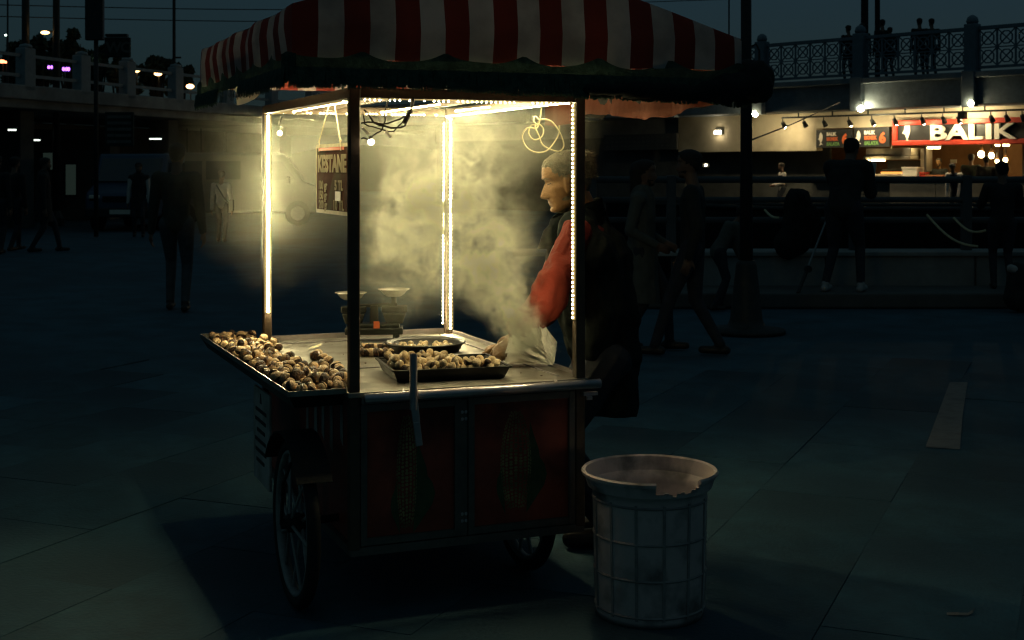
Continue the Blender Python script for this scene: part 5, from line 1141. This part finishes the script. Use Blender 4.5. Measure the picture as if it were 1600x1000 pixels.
shl=at(902,366,5.24); shr=chest-lf*.16+up*.10+fw*.05
ell=at(845,476,5.10); wrl=at(808,530,5.14)
elr=at(852,470,5.62); wrr=at(803,541,5.42)
B.cone(chest+lf*.05+up*.07,shl,.10,.066,2,flat=fw,fk=.85); B.cone(shl,ell,.064,.056,2); B.cone(ell,ell.lerp(wrl,.55),.056,.052,2); B.cone(ell.lerp(wrl,.46),wrl,.043,.033,0)
B.cone(chest-lf*.05+up*.09,shr,.11,.080,2,flat=fw,fk=.85); B.cone(shr,elr,.075,.062,2); B.cone(elr,elr.lerp(wrr,.6),.06,.054,2); B.cone(elr.lerp(wrr,.5),wrr,.040,.031,0)
B.hand(wrl,(wrl-ell).normalized()+Vector((-.6,.1,-.1)),(-.1,.55,-.8),0,.185,.75,thumb=-1)
B.hand(wrr,Vector((-1,-.05,-.16)),(0,-.2,-1),0,.185,.8,thumb=1)
for sg,fx in ((1,.0),(-1,.06)):
    h_=hip+lf*(.09*sg)-up*.03; an=Vector((h_.x+fx,h_.y,.09)); kn=bend(h_,an,.40,.40,fw)
    B.cone(h_,kn,.098,.07,3); B.cone(kn,an,.068,.052,3); B.cone(an-fw*.05-up*.045,an+fw*.15-up*.05,.042,.036,4)
B.build('body',[M['skin'],M['vest'],M['redcloth'],M['trouser'],M['shoe']],vd,.0034,2)
hv,hf=head_grid(hc-hfw*.002,hfw,hup,.236,hair=True,seed=2,grow=.001,nt_=72,nz=64); mb=MB(); mb.add(hv,hf); mb.build('hair',M['hair'],vd,True)
mb=MB(); rh=random.Random(9)                           # loose strands so that the hair edge is not a clean shell
for i in range(2800):
    a=rh.uniform(.7,5.58); t_=rh.uniform(.5,.99)
    if t_<.85-(min(a,6.283-a)-.6)*.36: continue
    q=Vector((math.cos(a),math.sin(a),0))
    Fv=float(np.interp(t_,HT,HF)); Bv=float(np.interp(t_,HT,HB)); Wv=float(np.interp(t_,HT,HW))
    x=(Fv-Bv)/2+(Fv+Bv)/2*q.x; y=Wv*q.y; l2=hup.cross(hfw)
    p=hc+hfw*x*1.03+l2*y*1.04+hup*((t_-.5)*.236); d_=(-hfw*.6+l2*.35*math.copysign(1,y)-hup*.3+Vector((rh.uniform(-.6,.6),rh.uniform(-.5,.5),rh.uniform(-.2,.8)))).normalized(); w=d_.orthogonal().normalized()*rh.uniform(.0008,.0016)
    e=p+d_*rh.uniform(.018,.045)*(1+.5*(t_>.85))+hup*-.003
    mb.add([p-w,p+w,e],[(0,1,2)])
tag(mb.build('hair_strands',M['hair'],vd),kind='stuff')
mb=MB()                                                # closed eyelid lines, brows and mouth line
l2=hup.cross(hfw); 
for sg in (1,-1):
    mb.tube([hc+hfw*x+l2*(sg*y)+hup*((t_-.5)*.232) for x,y,t_ in ((.0815,.019,.542),(.0835,.027,.531),(.0800,.037,.531),(.0715,.046,.542))],.0014,5)
mb.build('eyelids',M['hair_d'],vd)
mb=MB(); mb.tube([hc+hfw*x+l2*y+hup*((t_-.5)*.232) for x,y,t_ in ((.074,-.027,.180),(.082,-.018,.186),(.0868,0,.189),(.082,.018,.186),(.074,.027,.180))],[.0008,.0018,.0020,.0018,.0008],5); mb.build('mouth_line',mat('lip_shadow_brown',(.05,.022,.014),.7,0,.2,30,0),vd)
mb=MB()
for sg in (1,-1): mb.tube([hc+hfw*x+l2*(sg*y)+hup*((t_-.5)*.232) for x,y,t_ in ((.0925,.012,.626),(.0935,.022,.634),(.0885,.034,.636),(.077,.048,.624))],[.0015,.0030,.0026,.0012],6)
mb.build('eyebrows',M['hair'],vd)
# vest with a stand-up collar
B=Body()
B.cone(hip-up*.22,hip,.160,.172,0,flat=fw,fk=.80); B.cone(hip,waist,.172,.174,0,flat=fw,fk=.84); B.cone(waist,chest+fw*.02,.176,.192,0,flat=fw,fk=.90); B.cone(chest,at(914,372,5.42),.186,.125,0,flat=fw,fk=.86)
B.cone(at(915,372,5.42),at(907,364,5.30),.105,.092,0,flat=fw,fk=.9); B.cone(at(913,372,5.42),chest-lf*.11+up*.11,.105,.075,0,flat=fw,fk=.9); B.cone(at(930,420,5.42),at(925,392,5.29),.16,.105,0,flat=fw,fk=.9)
B.build('vest',[M['vest']],vd,.008,3,.024,9,cutz=.655)
V=[];N_=40;cc=at(902,346,5.42)
for zi,(dz,rx,ry) in enumerate(((-.07,.150,.135),(-.01,.122,.112),(.030,.104,.098),(.052,.098,.095),(.054,.090,.088),(.02,.088,.085),(-.05,.10,.10))):
    for j in range(N_):
        a=2*math.pi*j/N_; w=mnoise.noise(Vector((math.cos(a)*2,math.sin(a)*2,zi*.4)))*.007
        fr_=max(0,math.cos(a)); p=cc+fw*((rx+w)*math.cos(a)+.012*fr_)+lf*((ry+w)*math.sin(a))+up*(dz*1.25-.055*fr_*(1 if dz>0 else .4)+.03*max(0,-math.cos(a)))
        V.append(p)
mb=MB(); mb.add(V,[(k*N_+i,k*N_+(i+1)%N_,(k+1)*N_+(i+1)%N_,(k+1)*N_+i) for k in range(6) for i in range(N_)]); mb.build('collar',M['collar'],vd,True)
B=Body()                                               # sleeves, loose and creased
for s_,e_,w_,k,r in ((shl,ell,wrl,.58,(.070,.074,.072)),(shr,elr,wrr,.58,(.068,.06,.054))):
    m1=s_.lerp(e_,.5)+Vector((.012,0,-.004)); B.cone(s_,m1,r[0],r[1]+.002,0); B.cone(m1,e_,r[1],r[1],0); B.cone(e_,e_.lerp(w_,k*.7),r[1],r[2],0); B.cone(e_.lerp(w_,k*.7),e_.lerp(w_,k),r[2]+.004,r[2]+.003,0)
B.build('jacket_sleeves',[M['redcloth']],vd,.0065,2,.030,8)
mb=MB()                                                # armhole piping and zip
for k in range(1):
    mb.tube([at(866,384,5.20),at(858,402,5.20),at(851,420,5.21),at(847,436,5.22)],.004,6)
mb.build('zip',M['chrome'],vd)
for c_ in kids(vd): c_.matrix_parent_inverse=Matrix.Translation(-Vector(vd.location))
# stack of paper bags by his hand
org=at(846,582,5.06); org.z=ZC
pb=thing('paper_bags','crumpled stack of white paper bags under the seller\'s wrist on the counter','paper bags',org,0)
rp_=random.Random(12); pv_=at(866,566,5.04)-org
for i in range(13):
    q=i/12; an=R(118+62*q+rp_.uniform(-4,4)); ln=.150+.03*q+rp_.uniform(-.012,.012); dr=Vector((math.cos(an),0,math.sin(an)*.98)); wd=.12; yw=rp_.uniform(-.12,.12)
    mb=MB(); n=8; V=[]
    for a in range(n+1):
        for b_ in range(n+1):
            s_=a/n; t_=b_/n-.5; p=pv_+Vector((-.012*q,.0,-.006-.02*q))+dr*(ln*s_)+Vector((yw*s_*.3+.12,.78,.58-.25*q))*((t_+.5)*wd)
            cr=.016*math.sin(s_*3.1+i)*(.4+s_)+.012*mnoise.noise(Vector((s_*4+i*1.7,t_*5,i*.9)))*(s_+.3)+.010*math.cos(t_*6+i)*s_
            p=p+Vector((-dr.z,0,dr.x))*cr; p.z=max(p.z,.003+.001*i); V.append(p)
    mb.add(V,[(a*(n+1)+b_,(a+1)*(n+1)+b_,(a+1)*(n+1)+b_+1,a*(n+1)+b_+1) for a in range(n) for b_ in range(n)]); mb.build('paper_bag',M['paper'],pb,i%3!=0)
# ------------------------------------------------------------------ smoke that rises from the coals and hangs in the lit cart
a,b_=CP(.30,.85,1.285)+Vector((-.15,0,0)),(3.2,3.1,.98)
SMK=bpy.data.materials.new('chestnut_smoke'); SMK.use_nodes=True; t=SMK.node_tree; t.nodes.clear(); L=t.links
out=t.nodes.new('ShaderNodeOutputMaterial'); pv=t.nodes.new('ShaderNodeVolumePrincipled'); L.new(pv.outputs[0],out.inputs['Volume'])
pv.inputs['Color'].default_value=(.92,.95,.78,1); pv.inputs['Anisotropy'].default_value=.25; pv.inputs['Density'].default_value=1.0
t=bpy.data.node_groups.new('smoke','GeometryNodeTree'); t.interface.new_socket('Geometry',in_out='OUTPUT',socket_type='NodeSocketGeometry'); L=t.links
gout=t.nodes.new('NodeGroupOutput'); geo=t.nodes.new('GeometryNodeInputPosition'); POS=geo.outputs[0]
def node(k,**kw):
    n=t.nodes.new(k)
    for a_,v in kw.items(): setattr(n,a_,v)
    return n
def vmath(op,x,y=None):
    n=node('ShaderNodeVectorMath',operation=op)
    for i,q in enumerate((x,y)):
        if q is None: continue
        if hasattr(q,'is_output'): L.new(q,n.inputs[i])
        else: n.inputs[i].default_value=q
    return n
def fmath(op,x,y=None,z=None,clamp=False):
    n=node('ShaderNodeMath',operation=op,use_clamp=clamp)
    for i,q in enumerate((x,y,z)):
        if q is None: continue
        if hasattr(q,'is_output'): L.new(q,n.inputs[i])
        else: n.inputs[i].default_value=q
    return n.outputs[0]
def noise_(vec,scale,detail,rough=.55,dist=0):
    n=node('ShaderNodeTexNoise'); n.inputs['Scale'].default_value=scale; n.inputs['Detail'].default_value=detail; n.inputs['Roughness'].default_value=rough; n.inputs['Distortion'].default_value=dist; L.new(vec,n.inputs['Vector']); return n
# turbulence: push the sampling point around
w1=noise_(POS,3.2,2); off=vmath('SCALE',vmath('SUBTRACT',w1.outputs['Color'],(.5,.5,.5)).outputs[0]); off.inputs['Scale'].default_value=.34
P1=vmath('ADD',POS,off.outputs[0]).outputs[0]
w2=noise_(P1,9,2); off2=vmath('SCALE',vmath('SUBTRACT',w2.outputs['Color'],(.5,.5,.5)).outputs[0]); off2.inputs['Scale'].default_value=.17
P2=vmath('ADD',P1,off2.outputs[0]).outputs[0]
def blob(c,r,amp,rz=1.0):
    d=vmath('SUBTRACT',P2,tuple(c)).outputs[0]; d=vmath('MULTIPLY',d,(1/r,1/r,1/(r*rz))).outputs[0]
    ln=node('ShaderNodeVectorMath',operation='LENGTH'); L.new(d,ln.inputs[0])
    m=node('ShaderNodeMapRange',interpolation_type='SMOOTHSTEP'); L.new(ln.outputs['Value'],m.inputs[0]); m.inputs[1].default_value=0; m.inputs[2].default_value=1; m.inputs[3].default_value=amp; m.inputs[4].default_value=0
    return m.outputs[0]
def total(lst):
    o=lst[0]
    for q in lst[1:]: o=fmath('ADD',o,q)
    return o
plume=total([blob(at(822,565,4.98),.14,15),blob(at(808,530,4.98),.16,16),blob(at(800,490,4.97),.14,10),blob(at(786,440,5.03),.19,8.5),blob(at(770,400,5.12),.22,7.5),blob(at(735,370,5.2),.24,6.5),blob(at(680,390,5.2),.24,4.5),blob(at(705,335,5.3),.26,6),blob(at(655,330,5.35),.26,5.0),blob(at(745,280,5.3),.28,4.2),blob(at(630,385,5.3),.22,3.2),blob(at(690,230,5.4),.36,1.5),blob(at(620,450,5.4),.2,1.0)])
w3=noise_(P2,24,2); off3=vmath('SCALE',vmath('SUBTRACT',w3.outputs['Color'],(.5,.5,.5)).outputs[0]); off3.inputs['Scale'].default_value=.06
P3=vmath('ADD',P2,off3.outputs[0]).outputs[0]
wisp=noise_(P3,9.5,7,.60,.4).outputs['Fac']
wm=node('ShaderNodeMapRange',interpolation_type='SMOOTHSTEP'); L.new(wisp,wm.inputs[0]); wm.inputs[1].default_value=.47; wm.inputs[2].default_value=.59; wm.inputs[3].default_value=.0; wm.inputs[4].default_value=1.7
fil=noise_(P2,5.5,4,.5,.6).outputs['Fac']; fa=fmath('ABSOLUTE',fmath('SUBTRACT',fil,.5)); fm=node('ShaderNodeMapRange',interpolation_type='SMOOTHSTEP'); L.new(fa,fm.inputs[0]); fm.inputs[1].default_value=0; fm.inputs[2].default_value=.034; fm.inputs[3].default_value=1.2; fm.inputs[4].default_value=0
pl_=fmath('MULTIPLY',plume,fmath('ADD',fmath('MULTIPLY',wm.outputs[0],.85),fm.outputs[0]))
veil=total([blob(at(690,215,5.5),.62,.26,.7),blob(at(560,220,5.6),.55,.30,.7),blob(at(842,205,5.2),.30,1.1,.8),blob(at(412,215,5.85),.30,.65,1.1),blob(at(420,300,5.8),.36,.38,1.3),blob(at(440,230,5.9),.6,.25,1),blob(at(640,330,5.9),.6,.12)])
sm=noise_(P1,2.6,4).outputs['Fac']; vm=node('ShaderNodeMapRange'); L.new(sm,vm.inputs[0]); vm.inputs[1].default_value=.3; vm.inputs[2].default_value=.7; vm.inputs[3].default_value=.35; vm.inputs[4].default_value=1.4
dens=fmath('ADD',pl_,fmath('MULTIPLY',veil,vm.outputs[0]))
# fades out before the faces of the box
sx=node('ShaderNodeSeparateXYZ'); L.new(vmath('SUBTRACT',POS,tuple(a)).outputs[0],sx.inputs[0])
e=None
for k,hw in (('X',1.6),('Y',1.55),('Z',.49)):
    q=fmath('ABSOLUTE',sx.outputs[k]); m=node('ShaderNodeMapRange',interpolation_type='SMOOTHSTEP'); L.new(q,m.inputs[0]); m.inputs[1].default_value=hw*.97; m.inputs[2].default_value=hw*(.72 if k!='Z' else .86); m.inputs[3].default_value=0; m.inputs[4].default_value=1
    e=m.outputs[0] if e is None else fmath('MULTIPLY',e,m.outputs[0])
SMOKE_GAIN=1.0
vc=t.nodes.new('GeometryNodeVolumeCube'); L.new(fmath('MULTIPLY',fmath('MULTIPLY',dens,e),SMOKE_GAIN),vc.inputs['Density'])
vc.inputs['Min'].default_value=tuple(a-Vector(b_)/2); vc.inputs['Max'].default_value=tuple(a+Vector(b_)/2)
for k,n_ in zip('XYZ',(364,350,120)): vc.inputs['Resolution '+k].default_value=n_
sm_=t.nodes.new('GeometryNodeSetMaterial'); sm_.inputs['Material'].default_value=SMK; L.new(vc.outputs[0],sm_.inputs[0]); L.new(sm_.outputs[0],gout.inputs[0])
SB=MB(); SB.box(a,b_); sk_=SB.build('smoke',SMK); md=sk_.modifiers.new('smoke','NODES'); md.node_group=t
tag(sk_,'pale smoke curling up from the hot chestnuts inside the cart','smoke',kind='stuff')
